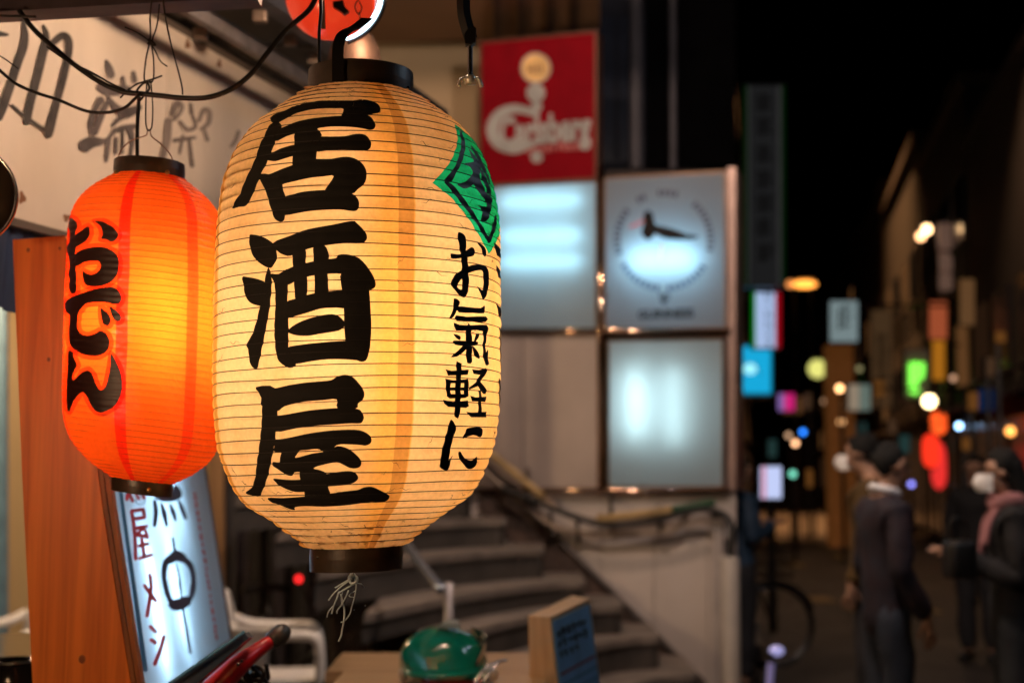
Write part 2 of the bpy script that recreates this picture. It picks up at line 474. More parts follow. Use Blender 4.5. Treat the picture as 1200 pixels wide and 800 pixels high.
        return obj('top_ring' if top else 'bottom_ring', bm, m, s.root, smooth=False)

def T(poly, ox, oy, sc): return [(ox + x / sc, oy + y / sc) for x, y in poly]

# ---- big cream lantern
creamp = paper('cream_paper', (.90, .59, .30),
    [(.5 + 4 / 360, .5 + 28 / 360, .035, (1.0, .80, .40)), (.5 + 21.5 / 360, .5 + 27.5 / 360, .0012, (.72, .66, .66)),
     (.5 - 86 / 360, .5 - 64 / 360, .02, (1.0, .78, .40)), (.5 - 70 / 360, .5 - 65 / 360, .001, (.72, .66, .6)), (.5 + 62 / 360, .5 + 90 / 360, .03, (1, .9, .7)), (.5 + 108 / 360, .5 + 118 / 360, .01, (1, .8, .5))],
    (.88, .78, .62), .0, .03, .45, .2)
profA = [(112, 63), (119, 75), (130, 91), (140, 105), (149, 117), (163, 131), (175, 140), (187, 147), (202, 153), (217, 158), (240, 162), (270, 165), (300, 166.5), (360, 167), (420, 167), (460, 166),
         (490, 164), (515, 161), (535, 156), (550, 150), (562, 145), (574, 138), (585, 129), (594, 117), (604, 101), (615, 86), (627, 70), (640, 55)]
LA = Lantern('paper_lantern', 'large cream paper lantern lit from inside with big black brushed characters', 420, 2.27, profA, 48, .0017, (-.01, .03), .0055, creamp)
LA.shade(220, 5)
RIBM = mat('rib_wire', (.02, .011, .005), .6, var=.3)
LA.ribs(.00076, RIBM)
LA.ring(True, 62.5 * 2.27 / F, .037, RING); LA.ring(False, 53.5 * 2.27 / F, .036, RING)
A_ = (260, 100, 4.705)
LA.ink([T(p, *A_) for p in [
 [(275,190),(282,177),(340,148),(410,116),(480,98),(560,87),(650,86),(720,86),(775,79),(815,84),(850,98),(870,118),(873,142),(862,153),(835,158),(800,168),(740,178),(660,178),(672,133),(620,130),(540,133),(470,143),(400,165),(340,195),(310,210),(285,207)],
 [(330,238),(390,212),(450,195),(540,180),(650,170),(760,162),(815,172),(838,200),(847,222),(836,243),(810,247),(780,240),(720,232),(630,229),(550,235),(528,242),(545,262),(545,285),(430,285),(410,268),(360,283),(300,310),(290,240)],
 [(265,228),(300,205),(325,210),(333,238),(310,275),(290,340),(280,362),(250,430),(222,485),(195,550),(175,600),(150,650),(135,668),(100,672),(65,680),(75,650),(110,590),(125,545),(150,490),(180,430),(200,380),(215,330),(245,270)],
 [(240,375),(285,370),(330,350),(400,330),(410,360),(405,395),(390,392),(350,405),(300,420),(260,415),(245,405)],
 [(405,262),(440,250),(520,243),(545,262),(545,288),(530,330),(522,410),(500,445),(400,450),(393,395),(400,330)],
 [(510,290),(600,285),(680,282),(740,270),(790,275),(820,310),(822,335),(810,355),(780,362),(740,358),(680,355),(600,358),(515,365)],
 [(205,490),(260,492),(330,465),(395,440),(470,410),(520,408),(600,408),(660,398),(700,397),(745,410),(780,440),(797,480),(795,520),(780,550),(750,575),(715,600),(600,600),(570,580),(618,503),(560,505),(480,513),(410,530),(335,550),(330,575),(300,600),(260,610),(235,565),(215,520)],
 [(205,490),(335,510),(337,560),(355,620),(355,690),(352,715),(345,745),(325,753),(305,745),(290,725),(275,680),(262,640),(240,570)],
 [(340,622),(400,602),(460,587),(560,580),(650,585),(715,598),(745,620),(757,650),(752,680),(735,694),(700,692),(650,685),(560,688),(460,698),(350,718),(300,700)]]], INK, label='brushed black top character reading i')
B_ = (270, 250, 4.211)
LA.ink([T(p, *B_) for p in [
 [(97,112),(110,105),(150,112),(190,130),(215,150),(232,185),(232,225),(215,258),(200,270),(170,260),(130,230),(105,185),(97,140)],
 [(212,150),(300,110),(380,80),(500,58),(600,38),(625,50),(665,92),(674,118),(668,135),(645,148),(560,148),(480,158),(420,168),(370,182),(300,210),(265,205),(240,190)],
 [(62,315),(90,315),(140,325),(175,345),(180,400),(160,450),(140,455),(100,440),(75,405),(68,360)],
 [(190,268),(200,290),(207,330),(205,400),(195,480),(180,560),(165,640),(150,710),(140,755),(125,767),(108,755),(95,720),(90,670),(78,650),(100,615),(120,570),(140,500),(150,450),(165,370),(178,300)],
 [(200,300),(240,300),(290,275),(288,355),(284,440),(290,520),(290,590),(290,660),(300,700),(325,740),(315,757),(290,762),(260,745),(235,715),(225,660),(220,560),(225,440),(220,350)],
 [(240,300),(310,265),(380,245),(450,230),(520,222),(530,207),(560,202),(600,207),(640,225),(680,270),(705,310),(717,345),(710,368),(680,375),(640,330),(550,300),(480,300),(420,305),(340,325),(285,355),(250,330)],
 [(552,290),(690,320),(685,370),(690,450),(695,560),(690,650),(680,700),(668,725),(645,732),(615,720),(570,700),(567,620),(562,560),(560,460),(552,380)],
 [(310,175),(372,175),(374,240),(378,300),(382,350),(380,400),(378,440),(328,430),(318,370),(315,280)],
 [(415,160),(465,158),(485,195),(487,230),(482,300),(485,380),(482,430),(420,430),(418,360),(415,290),(412,220)],
 [(280,440),(330,420),(400,398),(460,388),(520,382),(570,382),(570,462),(520,465),(450,470),(400,485),(330,505),(285,510)],
 [(285,580),(330,545),(380,522),(440,505),(500,497),(540,510),(568,545),(550,570),(520,582),(440,595),(380,605),(320,600)],
 [(285,665),(340,650),(420,640),(500,632),(567,628),(600,630),(670,640),(660,725),(630,725),(570,720),(480,720),(400,730),(325,742),(290,730)]]], INK, label='brushed black middle character reading sake')
C_ = (280, 430, 4.442)
LA.ink([T(p, *C_) for p in [
 [(95,105),(140,112),(195,110),(260,95),(340,82),(420,75),(480,68),(510,50),(550,40),(590,50),(625,85),(648,120),(652,150),(640,175),(620,190),(610,215),(515,215),(510,168),(440,172),(360,178),(300,188),(240,205),(200,230),(120,200),(122,160)],
 [(95,105),(200,115),(200,300),(195,360),(185,430),(170,520),(150,600),(130,650),(115,672),(85,668),(50,655),(75,630),(90,590),(100,520),(110,430),(118,340),(125,220),(122,160)],
 [(190,262),(260,245),(340,230),(420,220),(520,213),(615,217),(640,235),(650,260),(645,280),(630,293),(580,293),(500,298),(400,305),(300,318),(195,335)],
 [(185,380),(250,370),(340,350),(430,335),(500,328),(600,325),(650,335),(680,355),(690,375),(685,395),(660,408),(630,405),(580,402),(510,405),(480,440),(440,440),(410,425),(350,432),(315,435),(290,450),(215,445),(185,435),(190,410)],
 [(235,430),(315,425),(308,450),(300,472),(380,450),(450,438),(500,415),(530,412),(570,425),(610,455),(635,485),(635,510),(615,525),(580,525),(545,508),(510,495),(450,505),(390,525),(440,545),(450,555),(330,560),(320,545),(290,548),(280,565),(250,560),(215,535),(180,510),(185,493),(215,495),(220,470)],
 [(188,580),(250,585),(320,585),(400,575),(460,555),(540,542),(590,542),(615,560),(620,580),(600,600),(560,612),(500,618),(460,622),(400,640),(320,650),(270,640),(215,615),(200,600)],
 [(320,540),(380,530),(430,538),(460,560),(465,620),(470,665),(355,675),(345,650),(325,590)],
 [(160,680),(240,680),(350,672),(470,658),(560,645),(620,638),(650,625),(690,622),(730,638),(780,665),(782,678),(770,695),(735,703),(690,700),(620,710),(540,720),(440,725),(350,722),(300,728),(300,742),(270,735),(210,712),(185,705)]]], INK, label='brushed black bottom character reading ya')
# crest
D_ = (490, 130, 4.709)
GREEN = tint('green_dye', (.012, .98, 1.0)); 
NAVY = mat('navy_ink', (.008, .012, .03), .5)
zt = LA.thz(531, 147)[1]; zb = LA.thz(571, 297)[1]
green = [LA.thz(*p) for p in T([(192,75),(205,110),(210,170),(195,240),(170,290),(130,340),(78,398),(120,430),(190,490),(250,560),(300,640),(350,720),(385,790)], *D_)]
LA.ink([], GREEN, 'crest', .0007, extra=[green + [(1.75, (zt * .45 + zb * .55)), (1.62, zt - .02)]], label='green diamond shaped crest')
LA.ink([T(p, *D_) for p in [
 [(218,100),(240,135),(257,190),(250,240),(232,300),(205,350),(180,392),(140,388),(168,350),(195,318),(212,280),(225,230),(232,180),(225,130)],
 [(140,396),(180,402),(240,470),(300,560),(345,630),(382,692),(400,640),(415,590),(428,575),(424,640),(405,690),(388,730),(370,712),(320,630),(260,545),(200,465)],
 [(272,205),(295,235),(318,262),(345,300),(340,335),(330,365),(310,395),(290,418),(258,430),(230,420),(215,405),(250,395),(275,375),(300,345),(285,310),(255,292),(285,285),(305,278),(285,240)],
 [(330,345),(348,400),(375,450),(402,475),(405,505),(395,550),(378,600),(358,612),(342,598),(350,560),(340,535),(322,520),(345,525),(368,528),(372,500),(345,470),(322,430),(305,395)],
 [(340,320),(360,345),(385,400),(400,440),(402,470),(385,455),(362,405),(345,360)],
 [(285,190),(310,215),(335,250),(355,290),(375,330),(395,390),(402,425),(380,380),(350,320),(325,270),(300,230)]]], NAVY, 'crest_emblem', .0013)
E_ = (500, 270, 5.33); F_ = (500, 410, 5.33)
LA.ink([T(p, *E_) for p in [
 [(190,15),(225,25),(243,60),(240,120),(250,200),(257,330),(250,390),(235,418),(215,415),(190,395),(150,345),(153,310),(180,270),(212,250),(212,190),(205,140),(195,80)],
 [(143,150),(150,145),(200,150),(240,128),(275,105),(295,130),(288,155),(265,165),(220,172),(160,178),(145,165)],
 [(180,275),(215,248),(270,218),(330,213),(365,225),(380,260),(382,340),(370,400),(355,427),(340,420),(310,350),(330,365),(345,370),(348,300),(340,255),(310,250),(260,265),(215,285),(190,305),(160,320)],
 [(312,82),(335,85),(360,110),(368,150),(358,165),(345,150),(335,115)]]], INK, holes=[T([(186,352),(213,303),(215,368)], *E_)], label='small black character o', sp=.003)
LA.ink([T(p, *E_) for p in [
 [(165,425),(195,435),(203,460),(185,500),(165,540),(138,552),(150,520),(165,480)],
 [(190,475),(260,480),(330,485),(352,468),(358,490),(350,518),(280,515),(195,512)],
 [(180,530),(240,540),(362,537),(362,572),(290,570),(185,565)],
 [(163,575),(200,590),(280,592),(370,590),(372,640),(360,700),(362,760),(375,740),(378,800),(380,835),(360,840),(345,780),(340,700),(340,630),(260,625),(180,625)],
 [(240,600),(272,600),(275,720),(275,820),(255,830),(240,800)],
 [(160,688),(240,690),(310,695),(305,718),(240,720),(175,715)],
 [(160,645),(205,660),(200,685),(175,670)], [(300,650),(327,645),(300,690),(285,700)],
 [(235,710),(240,740),(190,785),(145,790),(175,765),(205,735)], [(280,720),(320,770),(325,800),(300,790),(278,745)]]], INK, label='small black character ki', sp=.003, smooth=2)
LA.ink([T(p, *F_) for p in [
 [(112,120),(150,130),(258,122),(250,155),(130,160)], [(182,70),(215,85),(210,200),(205,400),(190,428),(170,415),(172,300),(178,180)],
 [(112,178),(160,190),(255,180),(258,230),(255,290),(235,300),(140,303),(120,290),(115,230)],
 [(100,310),(160,325),(255,315),(260,350),(240,362),(130,355),(105,335)],
 [(275,120),(320,125),(365,112),(375,125),(355,160),(330,200),(375,250),(365,275),(350,275),(310,225),(265,248),(258,235),(300,200),(320,165),(325,155),(285,150)],
 [(320,255),(337,250),(340,390),(318,390)], [(265,285),(300,295),(370,290),(365,325),(280,320)], [(243,385),(280,390),(370,385),(370,420),(275,420)]]],
 INK, holes=[T(p, *F_) for p in [[(143,207),(172,207),(172,233),(143,233)],[(143,253),(172,253),(172,275),(145,275)],[(207,207),(228,207),(228,233),(207,233)],[(207,253),(228,253),(228,275),(207,275)]]], label='small black character garu', sp=.003, smooth=0)
LA.ink([T(p, *F_) for p in [
 [(145,435),(165,450),(182,485),(165,550),(145,640),(140,690),(165,655),(150,700),(135,745),(110,748),(82,730),(85,700),(95,620),(115,540),(130,480)],
 [(250,490),(300,482),(340,485),(345,520),(335,545),(290,530),(228,552),(240,515)],
 [(200,640),(215,635),(225,655),(250,680),(290,688),(318,665),(318,700),(295,735),(265,742),(235,720),(210,680)]]], INK, label='small black character ni', sp=.003)
LA.ink([], INK, 'character_edge', extra=[[(1.19 + a, LA.thz(570, y0)[1]), (1.5, LA.thz(570, y0 + 3)[1]), (1.52, LA.thz(570, y1)[1]), (1.27 + a, LA.thz(570, y1 + 1)[1])] for a, y0, y1 in ((.05, 281, 294), (.1, 307, 319), (.12, 352, 365), (.2, 378, 428), (.2, 440, 470))], label='edge of the next column of writing', sp=.003)
# fine creases and folds in the old paper
CREASE = mat('paper_crease', (.16, .08, .035), .8, var=.3); random.seed(51); bm = B()
for k in range(120):
    if k < 80: q = random.choice((random.uniform(38, 47.6), random.uniform(39, 47.6), random.uniform(.6, 7))); th = random.uniform(-1.5, 1.5)
    else: q = random.uniform(7, 41); th = random.choice((random.uniform(-1.45, -.9), random.uniform(.3, 1.4)))
    L_ = random.uniform(.03, .16); dq = random.uniform(-.9, .9); n = 7
    tube(bm, [LA.pos(th + L_ * i / n, q + dq * i / n + .12 * math.sin(i * 1.7 + k), .0002) for i in range(n)], lambda t: .00034 * (1 - abs(2 * t - 1)) + .0001, 4)
cr_ = obj('paper_creases', bm, CREASE, LA.root); cr_['kind'] = 'stuff'
# bulb, socket
def bulb_in(L, px, py, r, col, es, zs=1.15, dy=0.0):
    z = P(px, py, L.D).z; cyy = L.c.y - dy
    bm = B(); ball(bm, ((px - 600) / F * L.D, cyy, z), r, 20, (1, 1, zs))
    obj('bulb', bm, glow(L.root.name + '_bulb', col, es), L.root, smooth=True)
    bm = B(); lathe(bm, [(r * .3, 0), (r * .5, .01), (r * .5, .05), (.004, .052), (.004, L.z0 - z - r * zs)], 16, ((px - 600) / F * L.D, cyy, z + r * (zs - .1)))
    obj('socket', bm, BLACK, L.root, smooth=True)
bulb_in(LA, 434, 400, .030, (1.0, .74, .46), 29, 5.2, .02)
# handle strap over the top ring
def strap(bm, pts, w, t, wd):
    pts = smoothpts(pts, 6); wd = Vector(wd).normalized(); prev = None
    for i, p in enumerate(pts):
        tn = (pts[min(i + 1, len(pts) - 1)] - pts[max(i - 1, 0)]).normalized(); n = tn.cross(wd).normalized()
        row = [bm.verts.new(p + wd * w / 2 * a + n * t / 2 * b) for a, b in ((-1, -1), (1, -1), (1, 1), (-1, 1))]
        if prev:
            for k in range(4): bm.faces.new((prev[k], prev[(k + 1) % 4], row[(k + 1) % 4], row[k]))
        else: bm.faces.new(row[::-1])
        prev = row
    bm.faces.new(prev); return bm
strapm = BLACK
bm = B(); strap(bm, [P(396, 96, 2.18), P(396, 60, 2.18), P(399, 45, 2.185), P(406, 37, 2.2), P(417, 32, 2.22), P(430, 22, 2.24)], .018, .0025, (1, .1, 0))
obj('handle', bm, strapm, LA.root)
bm = B(); tube(bm, [P(374, 92, 2.25), P(374, 40, 2.25), P(376, 8, 2.27), P(372, -30, 2.3)], .0028, 8, sm=4)
obj('lamp_cord', bm, RUBBER, LA.root, smooth=True)
for (x, y) in ((478, 103), (383, 100)):
    bm = B(); ball(bm, P(x, y, 2.27 - (.045 if x > 450 else .078)), .0028, 8, (1, .6, 1)); obj('rivet', bm, STEEL, LA.root, smooth=True)
bm = B(); ball(bm, P(372, 653, 2.22), .0026, 8, (1, .6, 1)); obj('rivet', bm, BLACK, LA.root, smooth=True)
# frayed twine under the lantern
TW = mat('frayed_twine', (.66, .80, 1.0), .6, var=.4, scale=40)  # menu face's blue light is tinted into the twine's colour
tw = thing('frayed_twine', 'tuft of frayed pale twine dangling below the large cream lantern', 'twine', P(415, 668, 2.27))
def G_(pts, sc=(370, 650, 7.27), Y=2.25): return [P(sc[0] + x / sc[2], sc[1] + y / sc[2], Y + random.uniform(-.006, .006)) for x, y in pts]
for st, r in (([(320,130),(330,200),(345,260),(335,340),(310,430),(290,500),(250,555),(215,572)], .0008),
              ([(330,180),(270,215),(230,240),(165,278)], .0008), ([(335,240),(250,290),(190,325)], .001), ([(310,200),(220,265),(150,330),(110,385)], .0009),
              ([(200,310),(180,370),(155,430),(135,500)], .0011), ([(150,430),(110,480),(95,530)], .0007), ([(215,330),(230,400),(245,470),(240,560),(225,640),(215,690),(195,735)], .0012),
              ([(280,300),(250,370),(215,430),(185,470),(182,495)], .0009), ([(345,300),(300,325),(285,350),(330,360)], .0006), ([(230,310),(215,380),(235,430)], .0007),
              ([(340,240),(390,245),(412,275)], .0004), ([(300,170),(350,190),(345,230),(300,240),(290,200),(330,175)], .0016), ([(310,150),(280,200),(310,245),(350,215),(325,160)], .0014)):
    bm = B(); tube(bm, G_(st), r * 1.35, 6, sm=5); obj('strand', bm, TW, tw, smooth=True)
for x, y in ((422, 430), (327, 467)):
    bm = B(); ball(bm, G_([(x, y)])[0], .0009, 6); obj('fluff', bm, TW, tw)

# ---- small red lantern
redp = paper('red_paper', (.95, .125, .012), [(.5 - 5 / 360, .5 + 3 / 360, .0012, (1.0, .22, .5)), (.5 + 44 / 360, .5 + 53 / 360, .0012, (1.0, .42, .6)), (.5 - 75 / 360, .5 - 60 / 360, .001, (1, .6, 1))],
             (.95, .85, .8), .05, .03, .3, .12)
profB = [(208, 40), (216, 52), (226, 66), (238, 77), (250, 84), (268, 89), (300, 91), (360, 92), (430, 92), (470, 92), (495, 90), (515, 85), (530, 77), (545, 62), (556, 45), (563, 33)]
LB = Lantern('paper_lantern', 'smaller glowing orange red paper lantern with dark brown hiragana on its left side', 170.5, 2.47, profB, 54, .0008, (-.04, -.13), .002, redp)
LB.shade(180, 4)
RIBR = mat('rib_groove_red', (.30, .03, .004), .5, var=.3)  # ribs coloured dark red to carry the shading of the grooves
LB.ribs(.00036, RIBR, 80, .0001)
LB.ring(True, 41 * 2.47 / F, .026, RING); LB.ring(False, 34.5 * 2.47 / F, .022, RING)
bulb_in(LB, 187, 375, .028, (1.0, .70, .36), 42, 3.8, .02)
G1 = (65, 240, 6.15); H1 = (65, 350, 5.33)
inkr = mat('lantern_brown_ink', (.035, .007, .004), .45, var=.3, scale=30, bump=.1)
def redglyph(polys, label):
    def grow(poly, d):
        n = len(poly); out = []
        ar = sum(poly[i][0] * poly[(i + 1) % n][1] - poly[(i + 1) % n][0] * poly[i][1] for i in range(n)); sg = 1 if ar > 0 else -1
        for i in range(n):
            a, b, c = Vector(poly[i - 1]), Vector(poly[i]), Vector(poly[(i + 1) % n])
            e = ((b - a).normalized() + (c - b).normalized()); e = e.normalized() if e.length > .2 else (c - b).normalized()
            out.append((b.x + e.y * d * sg, b.y - e.x * d * sg))
        return out
    LB.ink([grow(p, 4.6) for p in polys], HALO, 'character_outline', .0005, sp=.005)
    LB.ink(polys, inkr, 'character', .0012, label=label, sp=.0035)
HALO = tint('red_outline_dye', (.97, .42, .4))
redglyph([T(p, *G1) for p in [
 [(115,105),(130,98),(155,120),(168,155),(155,190),(150,235),(160,270),(150,340),(150,400),(155,480),(155,610),(145,635),(115,635),(100,595),(105,530),(95,505),(108,450),(105,390),(95,350),(95,305),(110,270),(115,200),(105,150)],
 [(145,225),(190,190),(235,157),(250,175),(252,210),(235,245),(200,280),(150,310),(100,330),(95,300)],
 [(290,120),(340,122),(390,145),(430,175),(455,210),(450,235),(430,258),(400,265),(370,250),(335,245),(345,215),(335,160)],
 [(150,360),(200,325),(260,308),(330,303),(390,320),(440,355),(460,410),(455,480),(435,525),(395,560),(340,582),(270,588),(220,575),(205,540),(203,475),(230,495),(270,505),(310,485),(332,450),(320,410),(280,405),(220,412),(150,445)]]], 'dark brown character o with a red outline')
redglyph([T([(75,700),(120,665),(200,635),(300,605),(400,592),(440,605),(470,640),(478,680),(460,712),(420,717),(385,705),(340,700),(260,705),(215,720),(180,760),(110,790),(75,760)], *G1)] +
 [T(p, *H1) for p in [
 [(75,30),(120,-10),(200,-5),(220,10),(180,40),(150,80),(140,130),(140,180),(165,220),(210,230),(250,218),(285,200),(320,220),(340,260),(338,300),(315,335),(270,355),(215,355),(160,340),(115,310),(90,270),(88,180),(92,100)],
 [(285,62),(310,75),(340,105),(347,140),(335,165),(315,165),(297,145)], [(340,52),(365,62),(395,85),(412,115),(405,137),(385,142),(362,120)]]], 'dark brown character de with a red outline')
redglyph([T([(85,325),(115,340),(120,370),(138,415),(120,450),(108,490),(115,510),(140,490),(170,460),(210,447),(235,475),(250,520),(270,560),(290,572),(315,550),(330,500),(345,430),(350,345),(385,400),(410,470),(417,540),(405,610),(370,670),(320,700),(285,710),(250,695),(220,650),(195,600),(170,583),(140,610),(110,650),(88,700),(75,680),(75,560),(80,440)], *H1)], 'dark brown character n with a red outline')
for px, py, dx in ((196, 202, -.05), (136, 202, -.05), (174, 574, -.05)):
    bm = B(); p = P(px, py, 2.47 - .052); ball(bm, p, .0042, 10, (1, .6, 1)); obj('rivet', bm, BRASS, LB.root, smooth=True)
bm = B(); W1 = [(135, 200), (140, 180), (152, 166), (168, 160), (172, 158), (173, 153), (176, 153), (178, 160), (190, 170), (200, 182), (206, 200)]
tube(bm, [P(x, y, 2.45) for x, y in W1], .0011, 8, sm=4); obj('wire_handle', bm, mat('handle_wire', (.35, .2, .15), .35, .8), LB.root, smooth=True)
bm = B(); tube(bm, [P(161, 210, 2.46), P(161, 150, 2.46), P(163, 112, 2.46)], .0035, 8, sm=3); obj('lamp_cord', bm, RUBBER, LB.root, smooth=True)

# ================================================================== CABLES, WIRES, CLAMP
def cable(name, label, pts, r, m=RUBBER, Y=2.4, cat='cable', group=None, sm=7):
    bm = B(); tube(bm, [P(p[0], p[1], p[2] if len(p) > 2 else Y) for p in pts], r, 10, sm=sm)
    o = obj(name, bm, m, None, smooth=True); return tag(o, label, cat, group)
cable('power_cable', 'thick black cable sagging from the beam across to the red lamp', [(22, 12), (40, 35), (62, 55), (90, 78), (120, 98), (145, 108), (165, 110), (185, 112), (215, 115), (245, 114), (272, 104), (295, 86), (312, 64), (335, 36), (362, 12), (372, -8)], .0046)
cable('thin_cable', 'thin black wire running close above the thick sagging cable', [(55, 55), (80, 72), (105, 84), (130, 98), (147, 106)], .0018, Y=2.385)
cable('lower_cable', 'thin black cable drooping lower from the left frame edge to the knot', [(-25, 62), (0, 83), (18, 98), (40, 108), (70, 118), (100, 130), (125, 132), (145, 127), (158, 116), (165, 108)], .0028, Y=2.39)
cable('wire_stub', 'short dark wire stub crossing the left edge of the fascia', [(-20, 58), (0, 66), (22, 81)], .0012, Y=2.38)
cable('tie_stub', 'short horizontal dark wire end below the beam', [(-15, 18), (10, 19), (42, 20)], .0022, Y=2.38)
w = thing('hanging_wire', 'twisted black wire loops holding the small red lantern under the beam', 'wire', P(175, 100, 2.44))
for pts, r in (([(178, 0), (176, 20), (176, 45), (171, 70), (169, 92), (172, 97)], .0014), ([(187, 5), (184, 30), (178, 50), (180, 70), (180, 92), (176, 98)], .0014),
               ([(146, 32), (160, 38), (174, 48), (182, 60), (188, 72), (196, 78)], .0014), ([(172, 97), (171, 120), (171, 145), (174, 153), (178, 148), (179, 125), (177, 98)], .0013),
               ([(141, 115), (150, 106), (160, 99), (172, 95), (182, 92), (190, 89)], .0016), ([(172, 94), (175, 104), (169, 112), (163, 118), (160, 108), (168, 98), (178, 96)], .002),
               ([(174, 46), (177, 52), (182, 53), (177, 48), (173, 52)], .002)):
    bm = B(); tube(bm, [P(x, y, 2.42 + random.uniform(-.006, .006)) for x, y in pts], r, 7, sm=5); obj('wire_loop', bm, WIRE, w, smooth=True)
cable('support_wire', 'straight thin wire dropping from the beam to the thick cable', [(191, -5), (193, 15), (200, 50), (208, 80), (213, 100), (214, 111)], .0014, WIRE, 2.4, 'wire')
# clamp
cl = thing('beam_clamp', 'black clamp bracket with steel threaded rod and wing nut hanging from above', 'clamp', P(551, 0, 2.2))
bm = B(); tube(bm, [P(543, -60, 2.2), P(543, 0, 2.2), P(544, 18, 2.2), P(548, 34, 2.2), P(552, 46, 2.2)], .0105, 4, sm=3, flat=.7); obj('bracket', bm, RUBBER, cl)
bm = B(); prism(bm, [P(x, y, 2.19) for x, y in ((544, 40), (549, 33), (555, 31), (558, 33), (557, 49), (552, 52), (545, 51))], (0, .02, 0)); obj('jaw', bm, RUBBER, cl)
bm = B(); prof = []; z1 = P(551, 96, 2.2).z; z0 = P(551, 48, 2.2).z; n = 46
for i in range(n): prof.append((.0044 if i % 2 else .0039, z1 + (z0 - z1) * i / (n - 1)))
lathe(bm, prof, 14, (P(551, 50, 2.2).x, 2.2, 0)); obj('threaded_rod', bm, STEEL, cl, smooth=True)
bm = B(); c = P(551, 95, 2.2)
lathe(bm, [(.0035, -.006), (.0085, -.005), (.009, .005), (.0065, .009), (.0035, .009)], 18, c, closed=True)
for s in (-1, 1):
    pts = [c + Vector((s * .006, 0, .001)), c + Vector((s * .011, 0, .0035)), c + Vector((s * .0155, 0, -.001)), c + Vector((s * .018, 0, -.009))]
    tube(bm, pts, lambda t: .0052 + .0016 * t, 10, sm=4, flat=.5)
obj('wing_nut', bm, mat('zinc', (.95, .92, .84), .3, .45, var=.15), cl, smooth=True)

# ================================================================== SHOP FASCIA, BEAM, CANOPY
FD = Vector((.30, 1, 0)).normalized()
FP = Plane(P(0, 240, 2.9), FD)
fas = thing('fascia_sign', 'long weathered cream fascia board with brushed black writing receding behind the lanterns', 'sign board', (-1.04, 2.9, 2.12))
a0 = FP.a.copy(); a0.z = 0
def fp(t, z): p = a0 + Vector((.3, 1, 0)) * t; return Vector((p.x, p.y, z))
bk = -FP.n * .05
FASC = mat('weathered_board', (.70, .60, .50), .62, var=.22, scale=2.6, bump=.25, bscale=30, stretch=(1, 1, .45))
t_ = -1.6; seams = [-1.6, -.55, .62, 1.72, 2.2]
for i in range(4):
    bm = B(); prism(bm, [fp(seams[i] + .0015, 2.122), fp(seams[i + 1] - .0015, 2.122), fp(seams[i + 1] - .0015, 2.715), fp(seams[i] + .0015, 2.715)], bk)
    obj('board_panel', bm, FASC, fas)
TRIM = mat('fascia_trim', (.10, .075, .06), .6)
bm = B(); prism(bm, [fp(-1.6, 2.715), fp(2.2, 2.715), fp(2.2, 2.735), fp(-1.6, 2.735)], bk * 1.3); obj('top_trim', bm, TRIM, fas)
bm = B(); prism(bm, [fp(-1.6, 2.105), fp(2.2, 2.105), fp(2.2, 2.122), fp(-1.6, 2.122)], bk * 1.2); obj('bottom_trim', bm, TRIM, fas)
# brushed writing on the board: strokes traced on the board plane
PAINT = mat('faded_black_paint', (.045, .036, .032), .6, var=.6, scale=25, bump=.2)
PAINT2 = mat('worn_black_paint', (.11, .09, .085), .6, var=.5, scale=14, bump=.2)
PAINT3 = mat('very_worn_paint', (.24, .195, .17), .6, var=.4, scale=12, bump=.2)
kk = [0]
def stroke(bm, pl, pts, w, off=.002, vec=.0012):
    kk[0] += 1; off += .00006 * (kk[0] % 13)
    P3 = smoothpts([Vector((p[0], p[1], p[2] if len(p) > 2 else w)) for p in pts], 5)
    L_ = []; R_ = []
    for i, p in enumerate(P3):
        t = (P3[min(i + 1, len(P3) - 1)] - P3[max(i - 1, 0)]); t.z = 0
        t = t.normalized() if t.length > 0 else Vector((1, 0, 0)); n = Vector((-t.y, t.x, 0)); h = p.z / 2
        L_.append(p + n * h); R_.append(p - n * h)
    t0 = (P3[0] - P3[1]); t0.z = 0; t0.normalize(); t1 = (P3[-1] - P3[-2]); t1.z = 0; t1.normalize()
    poly = [P3[0] + t0 * P3[0].z * .35] + L_ + [P3[-1] + t1 * P3[-1].z * .35] + R_[::-1]
    prism_strip(bm, [pl.hit(q.x, q.y, off) for q in L_], [pl.hit(q.x, q.y, off) for q in R_], pl.hit(poly[0].x, poly[0].y, off), pl.hit(poly[len(L_) + 1].x, poly[len(L_) + 1].y, off), pl.n * vec)
def prism_strip(bm, L_, R_, s0, s1, v):
    n = len(L_); a = [bm.verts.new(p + v) for p in L_]; b = [bm.verts.new(p + v) for p in R_]
    c0 = bm.verts.new(s0 + v); c1 = bm.verts.new(s1 + v)
    for i in range(n - 1):
        try: bm.faces.new((a[i], a[i + 1], b[i + 1], b[i]))
        except ValueError: pass
    bm.faces.new((c0, a[0], b[0])); bm.faces.new((c1, b[-1], a[-1]))
bm = B()
for s in [[(27, 26, 4), (29, 40, 8), (27, 55, 10), (20, 75, 10), (12, 100, 10), (3, 125, 11), (-2, 140, 8)], [(50, 30, 3), (54, 42, 7), (50, 62, 10), (42, 95, 10), (34, 125, 10), (31, 144, 9)],
          [(52, 60, 5), (62, 50, 8), (73, 42, 9), (80, 48, 9), (80, 62, 9), (74, 90, 9), (66, 120, 9), (58, 150, 11), (56, 160, 9)], [(13, 123, 3), (28, 136, 4), (52, 153, 5)], [(-12, 36, 3), (0, 40, 6), (9, 41, 3)]]:
    stroke(bm, FP, s, 9)
obj('lettering', bm, PAINT, fas)['label'] = 'left brushed black character on the fascia'
bm = B(); X_ = (90, 60, 5.335)
